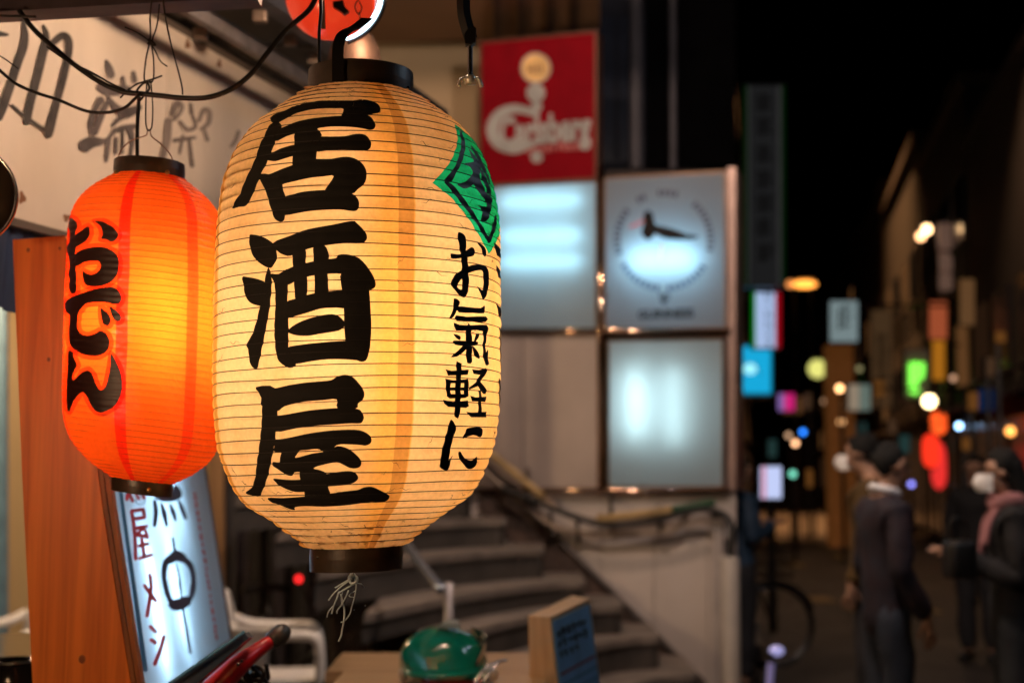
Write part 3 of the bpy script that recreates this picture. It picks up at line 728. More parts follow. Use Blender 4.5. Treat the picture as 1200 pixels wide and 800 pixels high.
for s in [[(180,60,4),(200,110,9),(215,160,9)], [(285,160,4),(292,225,6)],[(350,130,5),(360,190,7)],[(130,220,8),(200,250,12),(330,240,8)],[(150,300,10),(110,370,6),(85,450,7),(90,520,5)],
          [(190,320,5),(150,400,9),(110,520,6)],[(190,290,5),(260,370,10),(330,380,12),(395,350,6)],[(215,470,4),(270,420,6),(340,400,4)],[(35,600,16),(90,570,14),(180,560,6),(230,500,5)],
          [(200,540,5),(190,620,6),(180,690,4)],[(245,540,4),(240,640,5)],[(285,500,4),(280,640,4)],[(330,480,8),(345,560,6),(330,660,4)],[(225,500,6),(300,480,7),(370,470,6)]]:
    stroke(bm, FP, T([q[:2] for q in s], *X_) and [(X_[0] + q[0] / X_[2], X_[1] + q[1] / X_[2], q[2]) for q in s], 6)
obj('lettering', bm, PAINT2, fas)['label'] = 'middle worn black character on the fascia'
bm = B()
for s in [[(590,400,7),(620,330,8),(655,345,6),(640,390,5),(600,430,5)],[(710,330,5),(715,390,6)],[(760,440,5),(790,370,6),(825,380,6),(820,450,6),(770,490,4)],[(640,440,5),(690,490,5),(740,470,5),(720,400,4)],
          [(570,430,9),(560,560,9),(530,680,7)],[(790,480,4),(815,560,5)],[(660,530,4),(640,640,4)],[(700,550,4),(720,720,5)],[(600,560,5),(740,540,4)],[(1010,500,4),(990,560,5),(960,600,3)]]:
    stroke(bm, FP, [(X_[0] + q[0] / X_[2], X_[1] + q[1] / X_[2], q[2]) for q in s], 5)
obj('lettering', bm, PAINT3, fas)['label'] = 'right faded grey character on the fascia'
RUST = mat('rust_spot', (.22, .10, .045), .8, var=.4, scale=40)
for x, y, rx, ry in ((220, 52, 3, 6), (26, 232, 4, 7), (257, 75, 2.5, 5), (78, 255, 4, 4), (135, 15, 3, 6), (190, 222, 2, 6)):
    bm = B(); pts = []
    for k in range(14):
        a = 2 * PI * k / 14; q = 1 + .3 * math.sin(3 * a + x)
        pts.append(FP.hit(x + rx * q * math.cos(a), y + ry * q * math.sin(a), .0012))
    sheet(bm, pts); obj('rust_stain', bm, RUST, fas)
# top beam
BEAM = mat('beam_paint', (.085, .062, .075), .45, .2, var=.35, scale=12)
pa = P(-60, 17, 2.42); pb = P(300, -3.5, 2.42); d = (pb - pa)
bm = B(); prism(bm, [pa, pb, pb + Vector((0, 0, .09)), pa + Vector((0, 0, .09))], (0, .06, 0)); 
tag(obj('steel_beam', bm, BEAM), 'dull purple steel beam running along the top left edge', 'beam')
# canopy: purlins and dark sheet roof over the fascia
can = thing('canopy_roof', 'dark shop canopy underside with diagonal metal bars above the fascia', 'canopy', (-.3, 4, 2.8))
ROOFM = mat('canopy_sheet', (.028, .024, .024), .5, var=.4, scale=5, bump=.3)
def ab(px, py, Y, back, fwd, w, h, m, name='roof_bar', up=0):
    c = P(px, py, Y); u = Vector((.3, 1, 0)).normalized(); s = Vector((u.y, -u.x, 0))
    p0 = c - u * back; 
    bm = B(); prism(bm, [p0 - s * w / 2, p0 + s * w / 2, p0 + s * w / 2 + Vector((0, 0, h)), p0 - s * w / 2 + Vector((0, 0, h))], u * (back + fwd)); return obj(name, bm, m, can)
ab(290, 60, 3.5, 1.2, 1.3, .022, .03, mat('galvanised_bar', (.22, .19, .18), .4, .6, var=.3, scale=20))
ab(330, 20, 3.5, 1.4, 1.2, .05, .05, mat('blue_grey_bar', (.10, .10, .12), .35, .5, var=.5, scale=12))
ab(300, 66, 4.0, .35, 1.0, .05, .02, mat('timber_batten', (.20, .14, .09), .6), 'batten')
ab(248, 30, 3.6, .15, .9, .06, .02, mat('timber_batten', (.20, .14, .09), .6), 'batten')
for i in range(7):                                                   # roof sheets laid side by side
    z = 2.97 + .012 * (i % 2); y0 = 2.75 + i * .3; y1 = y0 + .31
    bm = B(); sheet(bm, [(-1.4 + .3 * (y0 - 3), y0, z), (-.125 * y0, y0, z), (-.125 * y1, y1, z), (-1.4 + .3 * (y1 - 3), y1, z)])
    obj('roof_sheet', bm, ROOFM, can)
for k, (x, y, Y) in enumerate(((305, 20, 3.4), (368, 70, 3.9), (235, 40, 3.4), (340, 48, 3.8))):
    bm = B(); box(bm, P(x, y, Y), (.035, .03, .03), bev=.006); obj('bracket', bm, mat('old_bracket', (.20, .15, .12), .4, .6), can)
# cloth curtain strip under the fascia
cur = thing('shop_curtain', 'navy and purple cloth curtain strip hanging beneath the fascia at left', 'curtain', fp(0, 2.1))
for i, (t0, t1, zl, m) in enumerate(((-.9, -.35, 1.85, 'p'), (-.34, .02, 1.86, 'p'), (.03, .2, 1.93, 'n'), (.21, .38, 1.95, 'n'), (.39, .6, 1.95, 'n'))):
    bm = B(); n = 14; prev = None
    for k in range(n + 1):
        t = t0 + (t1 - t0) * k / n; o = -FP.n * (.03 + .008 * math.sin(k * 1.9 + i))
        row = [bm.verts.new(fp(t, 2.105) + o * .6), bm.verts.new(fp(t, zl + .004 * math.sin(k)) + o)]
        if prev: bm.faces.new((prev[0], row[0], row[1], prev[1]))
        prev = row
    obj('cloth_panel', bm, mat('purple_cloth', (.16, .10, .15), .8) if m == 'p' else mat('navy_cloth', (.012, .03, .085), .8), cur, smooth=True)
# round chrome rimmed disc at the left edge
dc = thing('wall_fan', 'round dark disc with a polished chrome rim at the left edge', 'lamp shade', P(-45, 230, 2.35))
c = P(-45, 228, 2.35); R_ = 64 * 2.35 / F
Mx = Matrix.Rotation(math.radians(90), 3, 'X') @ Matrix.Rotation(math.radians(0), 3, 'Y')
Mz = Matrix.Rotation(math.radians(22), 3, 'Z') @ Mx
bm = B(); lathe(bm, [(0.001, -.03), (R_ * .5, -.028), (R_ * .85, -.015), (R_ * .93, 0)], 64, c, Mz); obj('bowl', bm, mat('bowl_inside', (.06, .04, .025), .3, .7, var=.5, scale=8), dc, smooth=True)
bm = B(); lathe(bm, [(R_ * .93, -.012), (R_ * .97, .004), (R_, 0), (R_ * 1.0, -.012), (R_ * .97, -.02)], 64, c, Mz, closed=True); obj('rim', bm, STEEL, dc, smooth=True)

# red lamp with cool ring tube at top
rl = thing('red_lamp', 'glossy red dome lamp with a glowing white ring tube at the top edge', 'lamp', P(385, -10, 2.75))
c = P(388, -14, 2.75); RED = mat('red_plastic', (.62, .035, .012), .25, var=.1, coat=.4, bump=.02, emit=(1, .055, .015), es=.55)
Md = Matrix.Rotation(math.radians(90), 3, 'X')
bm = B(); lathe(bm, [(.001, .05), (.03, .047), (.06, .034), (.082, .012), (.09, -.015), (.09, -.03)], 48, P(386, -10, 2.72) , Md @ Matrix.Diagonal((1, 1, 1))); obj('dome', bm, RED, rl, smooth=True)
bm = B(); rr = 58 * 2.78 / F
tube(bm, [c + Vector((rr * math.cos(a), .03, rr * math.sin(a))) for a in [math.radians(-74 + 200 * k / 48) for k in range(49)]], .0042, 10); obj('ring_tube', bm, glow('ring_glow', (.62, .86, 1.0), 7.0), rl, smooth=True)
bm = B(); tube(bm, [c + Vector((rr * 1.06 * math.cos(a), .04, rr * 1.06 * math.sin(a))) for a in [math.radians(-74 + 200 * k / 48) for k in range(49)]], .005, 8); obj('ring_frame', bm, BLACK, rl, smooth=True)
bm = B(); prism(bm, [P(x, y, 2.655) for x, y in ((390, 2), (402, 0), (404, 8), (409, 13), (403, 17), (397, 12), (390, 8))], (0, .012, 0)); obj('clip', bm, BLACK, rl)
bm = B(); tube(bm, [P(x, y, 2.64) for x, y in ((421, 2), (424, 10), (420, 17), (416, 8), (420, 0), (426, -4))], .0014, 6, sm=5)
tube(bm, [P(x, y, 2.64) for x, y in ((421, 14), (422, 22), (420, 30))], .0012, 6); obj('tie_wire', bm, WIRE, rl)
bm = B(); tube(bm, [P(376, -20, 2.4), P(378, 5, 2.42), P(379, 34, 2.45)], .004, 8, sm=3, flat=.3)
tag(obj('cable_tail', bm, RUBBER, None), 'short black cable end hanging in front of the red lamp', 'cable')
# copper shade behind
cs = thing('lamp_shade', 'blurred brown metal hood behind the top ring of the large lantern', 'lamp shade', P(425, 60, 3.1))
bm = B(); cc = P(415, 84, 3.1)
lathe(bm, [(.004, .098), (.022, .094), (.042, .078), (.056, .05), (.062, .015), (.063, 0)], 40, cc); obj('hood', bm, mat('brown_metal', (.08, .045, .03), .55, .8, var=.4, scale=14), cs, smooth=True)
bm = B(); tube(bm, [cc + Vector((0, 0, .095)), cc + Vector((0, 0, .4))], .004, 8); obj('stem', bm, BLACK, cs)

# ================================================================== MENU STAND (wood + light face) at left
KS = 1.2
A0 = P(168, 800, 2.30 * KS); B0 = P(270, 746, 3.24 * KS); C0 = P(130, 565, 2.33 * KS)
MP = plane3(A0, B0, C0)
up = (C0 - A0).normalized(); al = (B0 - A0).normalized(); inn = -MP.n
ms = thing('menu_stand', 'tall leaning wooden stand with a lit menu face on its right side', 'sign stand', A0 - Vector((0, 0, 1.25)))
WOODO = wood('lantern_lit_pine', (.98, .27, .03), (.70, .155, .014), 'Z', 1.0, .42)  # stained pine with the red lantern's orange light pushed into its colour
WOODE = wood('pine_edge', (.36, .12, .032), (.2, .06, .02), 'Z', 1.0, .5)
bm = B(); n_ = -.02
pw = [P(x, y, 2.24 * KS) for x, y in ((38, 800), (153, 800), (121, 600), (76, 276), (15, 281), (26, 560))]
low = [P(55, 1100, 2.24 * KS), P(205, 1100, 2.24 * KS)]
prism(bm, [low[0], low[1], pw[1], pw[2], pw[3], pw[4], pw[5], pw[0]], (0, .03, 0)); obj('side_board', bm, WOODO, ms)
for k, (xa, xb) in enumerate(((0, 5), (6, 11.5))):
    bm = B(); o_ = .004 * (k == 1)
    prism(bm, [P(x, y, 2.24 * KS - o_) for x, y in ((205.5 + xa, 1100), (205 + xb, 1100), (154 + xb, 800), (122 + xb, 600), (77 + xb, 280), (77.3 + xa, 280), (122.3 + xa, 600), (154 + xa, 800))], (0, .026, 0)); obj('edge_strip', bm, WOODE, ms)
def onf(px, py, off=0): return MP.hit(px, py, off)
fc = [onf(169, 803), onf(270, 748), onf(236, 530), onf(122, 520)]
q0 = [fc[0], fc[1], fc[2], fc[3]]
FACE = milky('menu_face', (.74, .84, .95), gloss=.07, rough=.1)
bm = B(); sheet(bm, [onf(169, 840), onf(279, 800), onf(270, 748), onf(236, 530), onf(122, 520), onf(130, 565)])
obj('light_face', bm, FACE, ms)
FR = mat('aluminium_frame', (.42, .42, .46), .35, .8)
bm = B()
for a, b in (((270.5, 750), (236.5, 530)), ((270.5, 750), (200, 806))):
    pa, pb = onf(*a), onf(*b); tube(bm, [pa, pb], .007, 4)
obj('face_frame', bm, mat('dark_alu', (.16, .15, .17), .4, .5), ms)
# inside box: back and sides white
wh = mat('white_inside', (.30, .32, .35), .6, var=.05)
bk4 = [p + inn * .12 for p in (onf(169, 840), onf(279, 800), onf(236, 530), onf(122, 520))]; fr4 = [p + inn * .004 for p in (onf(169, 840), onf(279, 800), onf(236, 530), onf(122, 520))]
bm = B(); sheet(bm, bk4)
for i in range(4): sheet(bm, [fr4[i], fr4[(i + 1) % 4], bk4[(i + 1) % 4], bk4[i]])
obj('box_lining', bm, wh, ms)
bm = B(); tube(bm, [onf(168, 620) + inn * .06, onf(196, 785) + inn * .06], .012, 10); tube(bm, [onf(198, 640) + inn * .07, onf(220, 755) + inn * .07], .012, 10); tube(bm, [onf(176, 600) + inn * .08, onf(215, 590) + inn * .08], .008, 10)
obj('lamp_tube', bm, glow('menu_tube', (.54, .83, 1.0), 30.0), ms)
for x, y, r in ((33, 293, .003), (70, 291, .0025), (57, 421, .003), (96, 772, .006)):
    bm = B(); c = P(x, y, 2.24 * KS - .0012); prism(bm, [c + Vector((r * math.cos(a), 0, r * 1.3 * math.sin(a))) for a in [2 * PI * k / 12 for k in range(12)]], (0, .003, 0)); obj('knot', bm, mat('wood_knot', (.30, .075, .015), .5), ms)
RI = mat('red_print', (.62, .02, .05), .5, bump=0); NI = mat('navy_print', (.03, .03, .10), .5, bump=0); BI = mat('blue_print', (.02, .16, .38), .5, bump=0)
J = (130, 560, 5.714); K = (150, 680, 6.664)
def jp(s): return [(J[0] + p[0] / J[2], J[1] + p[1] / J[2]) + tuple(v * 1.45 for v in p[2:]) for p in s]
def kp(s): return [(K[0] + p[0] / K[2], K[1] + p[1] / K[2]) + tuple(v * 1.45 for v in p[2:]) for p in s]
bm = B()
for s in [[(135,220),(215,208)],[(215,208),(222,262)],[(140,275),(225,262)],[(135,220),(150,300),(160,420),(163,545)],[(165,335),(240,322)],[(215,335),(175,378),(215,385),(245,400)],[(225,345),(245,395)],[(185,455),(250,437)],[(205,400),(222,525)],[(185,538),(275,512)],[(110,105),(105,145)],[(120,100),(145,155)],[(165,100),(185,140)],[(210,100),(220,135)]]:
    stroke(bm, MP, jp(s), 4.2, .001, .0006)
for s in [[(168,-50),(178,20),(175,110),(145,280)],[(125,35),(215,160)],[(170,355),(215,400)],[(175,460),(215,485)],[(280,430),(250,540),(205,655)]]:
    stroke(bm, MP, kp(s), 4.6, .001, .0006)
obj('lettering', bm, RI, ms)['label'] = 'red brushed writing down the lit face'
bm = B()
for s in [[(412,400,2),(430,510,2)],[(290,150,3),(300,230,4),(290,320,3)],[(335,170,2),(355,240,4),(372,320,2)],[(395,175,2),(415,230,4),(432,285,2)],[(450,150,2),(475,205,4),(498,270,3)],[(300,125,4),(370,125,8),(440,110,8),(430,60,5)]]:
    stroke(bm, MP, jp(s), 3, .001, .0006)
for s in [[(430,500,4),(370,560,5),(352,660,4),(372,780,3)],[(430,500,5),(520,570,5),(550,650,4),(548,750,4),(520,830,3)],[(390,560,6),(430,520,9),(490,540,7)],[(435,570,1.6),(462,700,1.6),(470,800,1.6)]]:
    stroke(bm, MP, jp(s), 3, .001, .0006)
for s in [[(290,0,3),(310,110,4),(345,190,4)],[(505,30,4),(490,120,4),(440,190,4)],[(335,190,8),(400,185,10),(470,150,8)],[(395,0,1.6),(415,120,1.6)],[(428,220,2),(450,350,2.4),(485,565,2.4)]]:
    stroke(bm, MP, kp(s), 3, .001, .0006)
tube(bm, [onf(164.5 + 5.5 * math.cos(a), 586 + 5 * math.sin(a), .001) for a in [2 * PI * k / 20 for k in range(20)]], .0006, 4, closed=True)
obj('skewer_drawing', bm, NI, ms)
bm = B(); stroke(bm, MP, [(141, 575, 4), (150, 640, 4.5), (160, 710, 5), (170, 785, 6)], 5, .0008, .0005); obj('side_stripe', bm, BI, ms)
bm = B(); random.seed(3)
y = 577.0
while y < 745:
    x = 228 + (y - 577) * .152; h = random.uniform(2, 7)
    stroke(bm, MP, [(x - random.uniform(.4, 1), y), (x + random.uniform(0, 1), y + h * .6), (x + random.uniform(-.5, .8), y + h)], random.uniform(1.2, 3), .001, .0006); y += h + random.uniform(2, 5)
obj('small_print', bm, RI, ms)

# ================================================================== FOREGROUND ITEMS, BOTTOM LEFT
tool = thing('gas_lighter', 'red handled tool with a rounded black cap at the bottom of the picture', 'tool', P(300, 770, 2.75))
REDG = mat('red_gloss', (.60, .012, .02), .28, var=.1, coat=.3, bump=.02)
bm = B(); tube(bm, [P(246, 812, 2.65), P(268, 790, 2.68), P(284, 775, 2.7), P(300, 763, 2.73), P(318, 750, 2.76)], lambda t: .026 * (1 - t) + .0115 * t if t > .4 else .024 - t * .008, 16, sm=4); obj('handle', bm, REDG, tool, smooth=True)
bm = B(); a, b = P(316, 752, 2.755), P(338, 735, 2.79)
tube(bm, [a.lerp(b, t) for t in (0, .12, .4, .7, .9, .98, 1)], lambda t: (.011, .0165, .019, .018, .012, .005, .001)[min(6, int(t * 6 + .5))], 16); obj('cap', bm, mat('grey_rubber', (.045, .05, .055), .4), tool, smooth=True)
for x, y in ((279, 778), (283, 774)):
    bm = B(); ball(bm, P(x, y, 2.655), .003, 8, (1, .5, 1)); obj('screw', bm, STEEL, tool, smooth=True)
blk = thing('black_tray', 'flat black plastic tray edge catching blue light in front of the menu stand', 'tray', P(245, 775, 2.6))
bm = B(); prism(bm, [P(198, 802, 2.5), P(286, 741, 2.66), P(292, 747, 2.66), P(214, 815, 2.5)], (0.0, .05, -.004)); obj('plate', bm, mat('black_blue_plastic', (.02, .03, .045), .22, bump=.03), blk)
bm = B(); tube(bm, [P(198, 801, 2.49), P(286, 740, 2.65)], .003, 6); obj('rim', bm, mat('blue_lit_edge', (.08, .22, .34), .25), blk)  # blue light along the tray edge painted as a coloured rim
bun = thing('cable_bundle', 'bundle of dark tangled cables beside the red handled tool', 'cables', P(290, 800, 2.7))
random.seed(11)
for k in range(7):
    bm = B(); x0 = random.uniform(262, 300); tube(bm, [P(x0 + random.uniform(-12, 18), random.uniform(778, 815), 2.72 + random.uniform(-.02, .02)) for _ in range(5)], .004, 6, sm=6); obj('cable', bm, RUBBER, bun, smooth=True)
wb = thing('plastic_tub', 'white plastic tub standing in front of the white chair', 'tub', P(290, 760, 5.2))
bm = B(); c = P(291, 800, 5.2)
lathe(bm, [(.001, -.12), (.068, -.12), (.074, .18), (.078, .185), (.078, .195), (.070, .195), (.064, -.10), (.001, -.10)], 28, c); obj('tub_wall', bm, WPLAST, wb, smooth=True)
bm = B(); lathe(bm, [(.078, .12), (.084, .13), (.084, .14), (.0765, .145)], 28, c); obj('tub_rim', bm, WPLAST, wb, smooth=True)
# dark clutter, bottom left corner
ct = thing('side_table', 'dark glossy table top at the bottom left corner', 'table', P(0, 790, 3.2))
bm = B(); box(bm, P(-40, 754, 3.4) + Vector((0, 0, -.012)), (.46, .5, .02), bev=.006); obj('tabletop', bm, mat('black_gloss', (.015, .012, .012), .15), ct)
for sx in (-1, 1):
    for sy in (-1, 1):
        q = P(-40, 754, 3.4); bm = B(); box(bm, (q.x + sx * .2, q.y + sy * .22, (q.z - .02) / 2), (.03, .03, q.z - .03)); obj('leg', bm, DARKP, ct)
ash = thing('black_jar', 'squat black jar with a bright rim standing at the bottom left corner', 'jar', P(18, 800, 3.0))
bm = B(); c = P(14, 830, 3.0); lathe(bm, [(.001, 0), (.05, 0), (.062, .03), (.06, .08), (.045, .095), (.04, .1), (.036, .095), (.001, .09)], 30, c); obj('body', bm, mat('black_gloss', (.015, .012, .012), .15), ash, smooth=True)
bm = B(); tube(bm, [c + Vector((.046 * math.cos(a), .046 * math.sin(a), .098)) for a in [2 * PI * k / 30 for k in range(30)]], .004, 8, closed=True); obj('rim', bm, STEEL, ash, smooth=True)

# ---- counter with helmet and small menu board
ctr = thing('counter', 'pale wooden counter top at the bottom centre', 'counter', P(510, 790, 4.0))
TOPW = wood('counter_wood', (.55, .36, .18), (.38, .23, .11), 'X', 1, .45)
zc = 1.02
for i, (y0, y1) in enumerate(((3.3, 3.72), (3.724, 4.14), (4.144, 4.56))):
    bm = B(); x0 = P(392, 760, (y0 + y1) / 2).x; x1 = P(640, 760, (y0 + y1) / 2).x
    prism(bm, [(x0, y0, zc), (x1, y0, zc), (x1, y1, zc), (x0, y1, zc)], (0, 0, -.035)); obj('plank', bm, TOPW, ctr)
for x, y in ((-.35, 3.4), (.02, 3.4), (-.42, 4.45), (.05, 4.45)):
    bm = B(); box(bm, (x, y, .49), (.05, .05, .98)); obj('leg', bm, TOPW, ctr)
hel = thing('green_helmet', 'glossy green helmet with a short peak resting on the wooden counter', 'helmet', P(525, 795, 3.95))
HG = mat('green_enamel', (.006, .20, .13), .16, var=.25, scale=6, coat=.6, bump=.03)
hc = P(526, 786, 3.95); R0 = .108
bm = B(); prof = [(R0 * 1.04, -.005), (R0 * 1.0, .03), (R0 * .95, .062), (R0 * .82, .09), (R0 * .58, .112), (R0 * .3, .124), (.001, .128)]
lathe(bm, prof, 40, hc, Matrix.Diagonal((1.16, 1.15, .92))); 
for v in bm.verts:
    d_ = v.co - hc; v.co += Vector((-.10 * d_.z, 0, 0)) + d_ * (.16 * noise.noise(d_ * 11))
    if d_.x > .03 and d_.z > .02: v.co.z -= .14 * (d_.x - .03)
obj('shell', bm, HG, hel, smooth=True)
bm = B()
rows = []
for j in range(6):
    rows.append([bm.verts.new(hc + Vector((math.sin(a) * (R0 * 1.04 + .030 * j / 5 * max(0, math.cos(a + .35))), -math.cos(a) * (R0 * 1.12 + .035 * j / 5 * max(0, math.cos(a + .35))), .022 - .012 * (j / 5) ** 2 - .004 * j / 5 * abs(math.sin(a))))) for a in [(-1.9 + 3.1 * k / 30) for k in range(31)]])
for j in range(5):
    for k in range(30): bm.faces.new((rows[j][k], rows[j][k + 1], rows[j + 1][k + 1], rows[j + 1][k]))
pk = obj('peak', bm, HG, hel, smooth=True); md = pk.modifiers.new('s', 'SOLIDIFY'); md.thickness = .006
bm = B(); tube(bm, [hc + Vector((R0 * 1.08 * math.sin(a), -R0 * 1.17 * math.cos(a), .002)) for a in [2 * PI * k / 40 for k in range(40)]], .006, 8, closed=True); obj('edge_trim', bm, mat('pale_trim', (.5, .48, .35), .4), hel, smooth=True)
bm = B()
for k in range(5):                                    # raised crown vent
    a = -.5 + k * .25; tube(bm, [hc + Vector((.055 * math.sin(a) , -.055 * math.cos(a) , .122)), hc + Vector((.02 * math.sin(a) + .01, .01, .133))], .006, 6)
obj('crown_vent', bm, mat('silver_green', (.25, .3, .27), .3, .5), hel, smooth=True)
bm = B(); strap(bm, [hc + Vector((.075, -.085, .02)), hc + Vector((.1, -.02, .085)), hc + Vector((.06, .07, .1))], .05, .004, (0, .6, -.4)); obj('side_plate', bm, mat('dark_green_enamel', (.008, .05, .045), .2, coat=.5), hel)
for s in (-1, 1):
    bm = B(); ball(bm, hc + Vector((s * R0 * 1.12, -.03, -.002)), .018, 14, (.8, 1, 1)); obj('ear_knob', bm, mat('cream_plastic', (.55, .5, .42), .4), hel, smooth=True)
bm = B(); lathe(bm, [(.001, -.03), (.085, -.028), (.09, -.002), (.085, .004)], 28, hc + Vector((.01, 0, -.004))); obj('red_pad', bm, mat('red_cloth', (.45, .02, .012), .8), hel, smooth=True)
phn = thing('white_dish', 'pale curved dish edge lying on the counter left of the helmet', 'dish', P(475, 795, 3.5))
bm = B(); lathe(bm, [(.001, 0), (.04, 0), (.062, .016), (.066, .018), (.06, .02), (.038, .006), (.001, .005)], 30, Vector((P(478, 800, 3.45).x, 3.45, zc))); obj('bowl', bm, mat('glazed_grey', (.45, .42, .42), .25), phn, smooth=True)
cab = thing('steel_tongs', 'curved steel tongs leaning beside the green helmet on the counter', 'tongs', P(578, 790, 3.7))
for k, dx in enumerate((0, 9)):
    bm = B(); tube(bm, [P(557 + dx, 800, 3.6), P(566 + dx, 785, 3.62), P(578 + dx * .6, 776, 3.66), P(590 + dx * .3, 773, 3.7)], .006, 8, sm=4, flat=.5); obj('arm', bm, STEEL, cab, smooth=True)
# small menu board box
mb = thing('menu_box', 'small tapered wooden box with a blue poster face on the counter', 'menu board', P(660, 800, 4.0))
N0 = P(644, 723, 4.0); Y1 = 4.575
fa = [P(644, 723, 4.0), P(691, 701, Y1), P(706, 820, Y1), P(656, 830, 4.0)]
la = [P(619, 721, 4.03), P(644, 723, 4.0), P(656, 830, 4.0), P(622, 830, 4.03)]
PW = wood('pale_pine', (.62, .42, .22), (.5, .32, .16), 'Z', 1, .5)
bm = B(); a, b, c_, d_ = la; e = P(671, 697, Y1)
vs = [bm.verts.new(v) for v in (a, b, c_, d_, e, fa[1], fa[2], P(676, 820, Y1))]
for f in ((0, 1, 2, 3), (0, 4, 5, 1), (1, 5, 6, 2), (4, 7, 6, 5), (0, 3, 7, 4), (3, 2, 6, 7)): bm.faces.new([vs[i] for i in f])
obj('box', bm, PW, mb)
BPl = plane3(fa[0], fa[1], fa[3])
bm = B(); prism(bm, [BPl.hit(647, 727, .001), BPl.hit(690, 707, .001), BPl.hit(704, 818, .001), BPl.hit(658, 826, .001)], BPl.n * .002); obj('poster', bm, mat('blue_poster', (.24, .56, .90), .35, var=.25, scale=5), mb)
bm = B(); random.seed(5)
for r in range(3):
    for k in range(6 if r < 2 else 4):
        x = 653 + k * 6 + r * 1.5; y = 741 + r * 12 - k * 2.6
        for q in range(3): stroke(bm, BPl, [(x + random.uniform(-1, 3), y + random.uniform(-5, 1)), (x + random.uniform(0, 4), y + random.uniform(0, 6))], 1.6, .004, .0005)
        stroke(bm, BPl, [(x, y), (x + 4, y - 1.6)], 1.6, .004, .0005)
obj('lettering', bm, mat('dark_print', (.012, .015, .02), .5, bump=0), mb)
bm = B(); stroke(bm, BPl, [(657, 790), (697, 768)], 3, .004, .0005); obj('red_line', bm, mat('red_faded', (.30, .03, .08), .5, bump=0), mb)
bm = B(); stroke(bm, BPl, [(660, 802), (700, 780)], 2, .004, .0005); stroke(bm, BPl, [(662, 812), (702, 792)], 2, .004, .0005); obj('cyan_lines', bm, mat('cyan_print', (.03, .2, .35), .5, bump=0), mb)

# ================================================================== GROUND
ASPH = mat('asphalt', (.075, .062, .052), .85, var=.4, scale=1.4, bump=.4, bscale=40, bdist=.01)
bm = B(); sheet(bm, [(-60, -10, 0), (160, -10, 0), (260, 900, 0), (-60, 900, 0)]); tag(obj('road', bm, ASPH), None, None, kind='structure')
PAVE = mat('paving', (.10, .085, .075), .6, var=.3, scale=3, bump=.3)
bm = B(); prism(bm, [(-6, -2, .12), (1.42, -2, .12), (1.42, 8.8, .12), (-6, 8.8, .12)], (0, 0, -.12)); tag(obj('pavement', bm, PAVE), None, None, kind='structure')
bm = B(); sheet(bm, [(1.75, 14, .004), (6.2, 40, .004), (5.2, 40, .004), (1.2, 14, .004)]); tag(obj('road_marking', bm, mat('worn_road_paint', (.22, .2, .17), .6, var=.5, scale=4)), None, None, kind='structure')
for i in range(14):                                               # kerb stones along the left side of the street
    bm = B(); y = 12 + i * 1.6
    x = 1.9 + .16 * (y - 12)
    prism(bm, [(x, y, 0), (x + .18, y, 0), (x + .18 + .245, y + 1.57, 0), (x + .245, y + 1.57, 0)], (0, 0, .13)); tag(obj('kerb', bm, mat('kerb_stone', (.2, .18, .16), .7, var=.3)), None, None, kind='structure')

# ================================================================== SIGN TOWER WALL
SU = Vector((-.951, .309, 0)); S0 = P(855, 400, 9.8); SP = Plane(S0, SU)
def sp(px, py, off=0): return SP.hit(px, py, off)
wall = thing('concrete_wall', 'pale brownish panelled wall under the sign boxes beside the stairs', 'wall', (S0.x - .8, 10.2, 0))
CW = mat('cement_panel', (.60, .54, .51), .6, .15, var=.16, scale=1.6, bump=.15, bscale=20)
nb = -SP.n
for (a, b) in ((552, 610), (611, 703), (704, 766), (767, 829), (830, 862)):
    for (y0, y1) in ((574, 1000),):
        bm = B(); p = [sp(a, y0), sp(b, y0), sp(b, y1), sp(a, y1)]; prism(bm, p, nb * .06); obj('wall_panel', bm, CW, wall)
for (a, b) in ((548, 612), (613, 703)):
    bm = B(); prism(bm, [sp(a, 392, .03), sp(b, 392, .03), sp(b, 572, .03), sp(a, 572, .03)], nb * .06); obj('metal_panel', bm, mat('dull_metal_panel', (.46, .39, .36), .45, .3, var=.2, scale=1.4, bump=.08), wall)
bm = B(); prism(bm, [sp(540, 200, -.3), sp(858, 200, -.3), sp(858, 1010, -.3), sp(540, 1010, -.3)], nb * .1); obj('core', bm, mat('dark_wall', (.05, .042, .04), .8), wall)
bm = B(); prism(bm, [sp(853, 196, .05), sp(862, 196, .05), sp(862, 574, .05), sp(853, 574, .05)], nb * .34); obj('corner_post', bm, mat('corner_metal', (.42, .30, .27), .38, .5, var=.15), wall)
POL = mat('polished_bronze', (.62, .42, .30), .12, 1.0, var=.15, bump=.02)
FRM = mat('bronze_frame', (.40, .26, .18), .28, .75, var=.25, scale=10)
for (a, b, c_, d_) in ((700.5, 196, 707.5, 574), ):
    bm = B(); tube(bm, [sp((a + c_) / 2, b, .05), sp((a + c_) / 2, d_, .05)], .026, 20); obj('upright', bm, POL, wall, smooth=True)
for (y0, y1) in ((384.5, 391), (572.5, 577)):
    bm = B(); tube(bm, [sp(545, (y0 + y1) / 2, .06), sp(856, (y0 + y1) / 2, .06)], .022, 20); obj('rail', bm, POL, wall, smooth=True)
# pipe tube highlights: bulbs mirrored in the frame are modelled bulbs out of view (see lamps below)

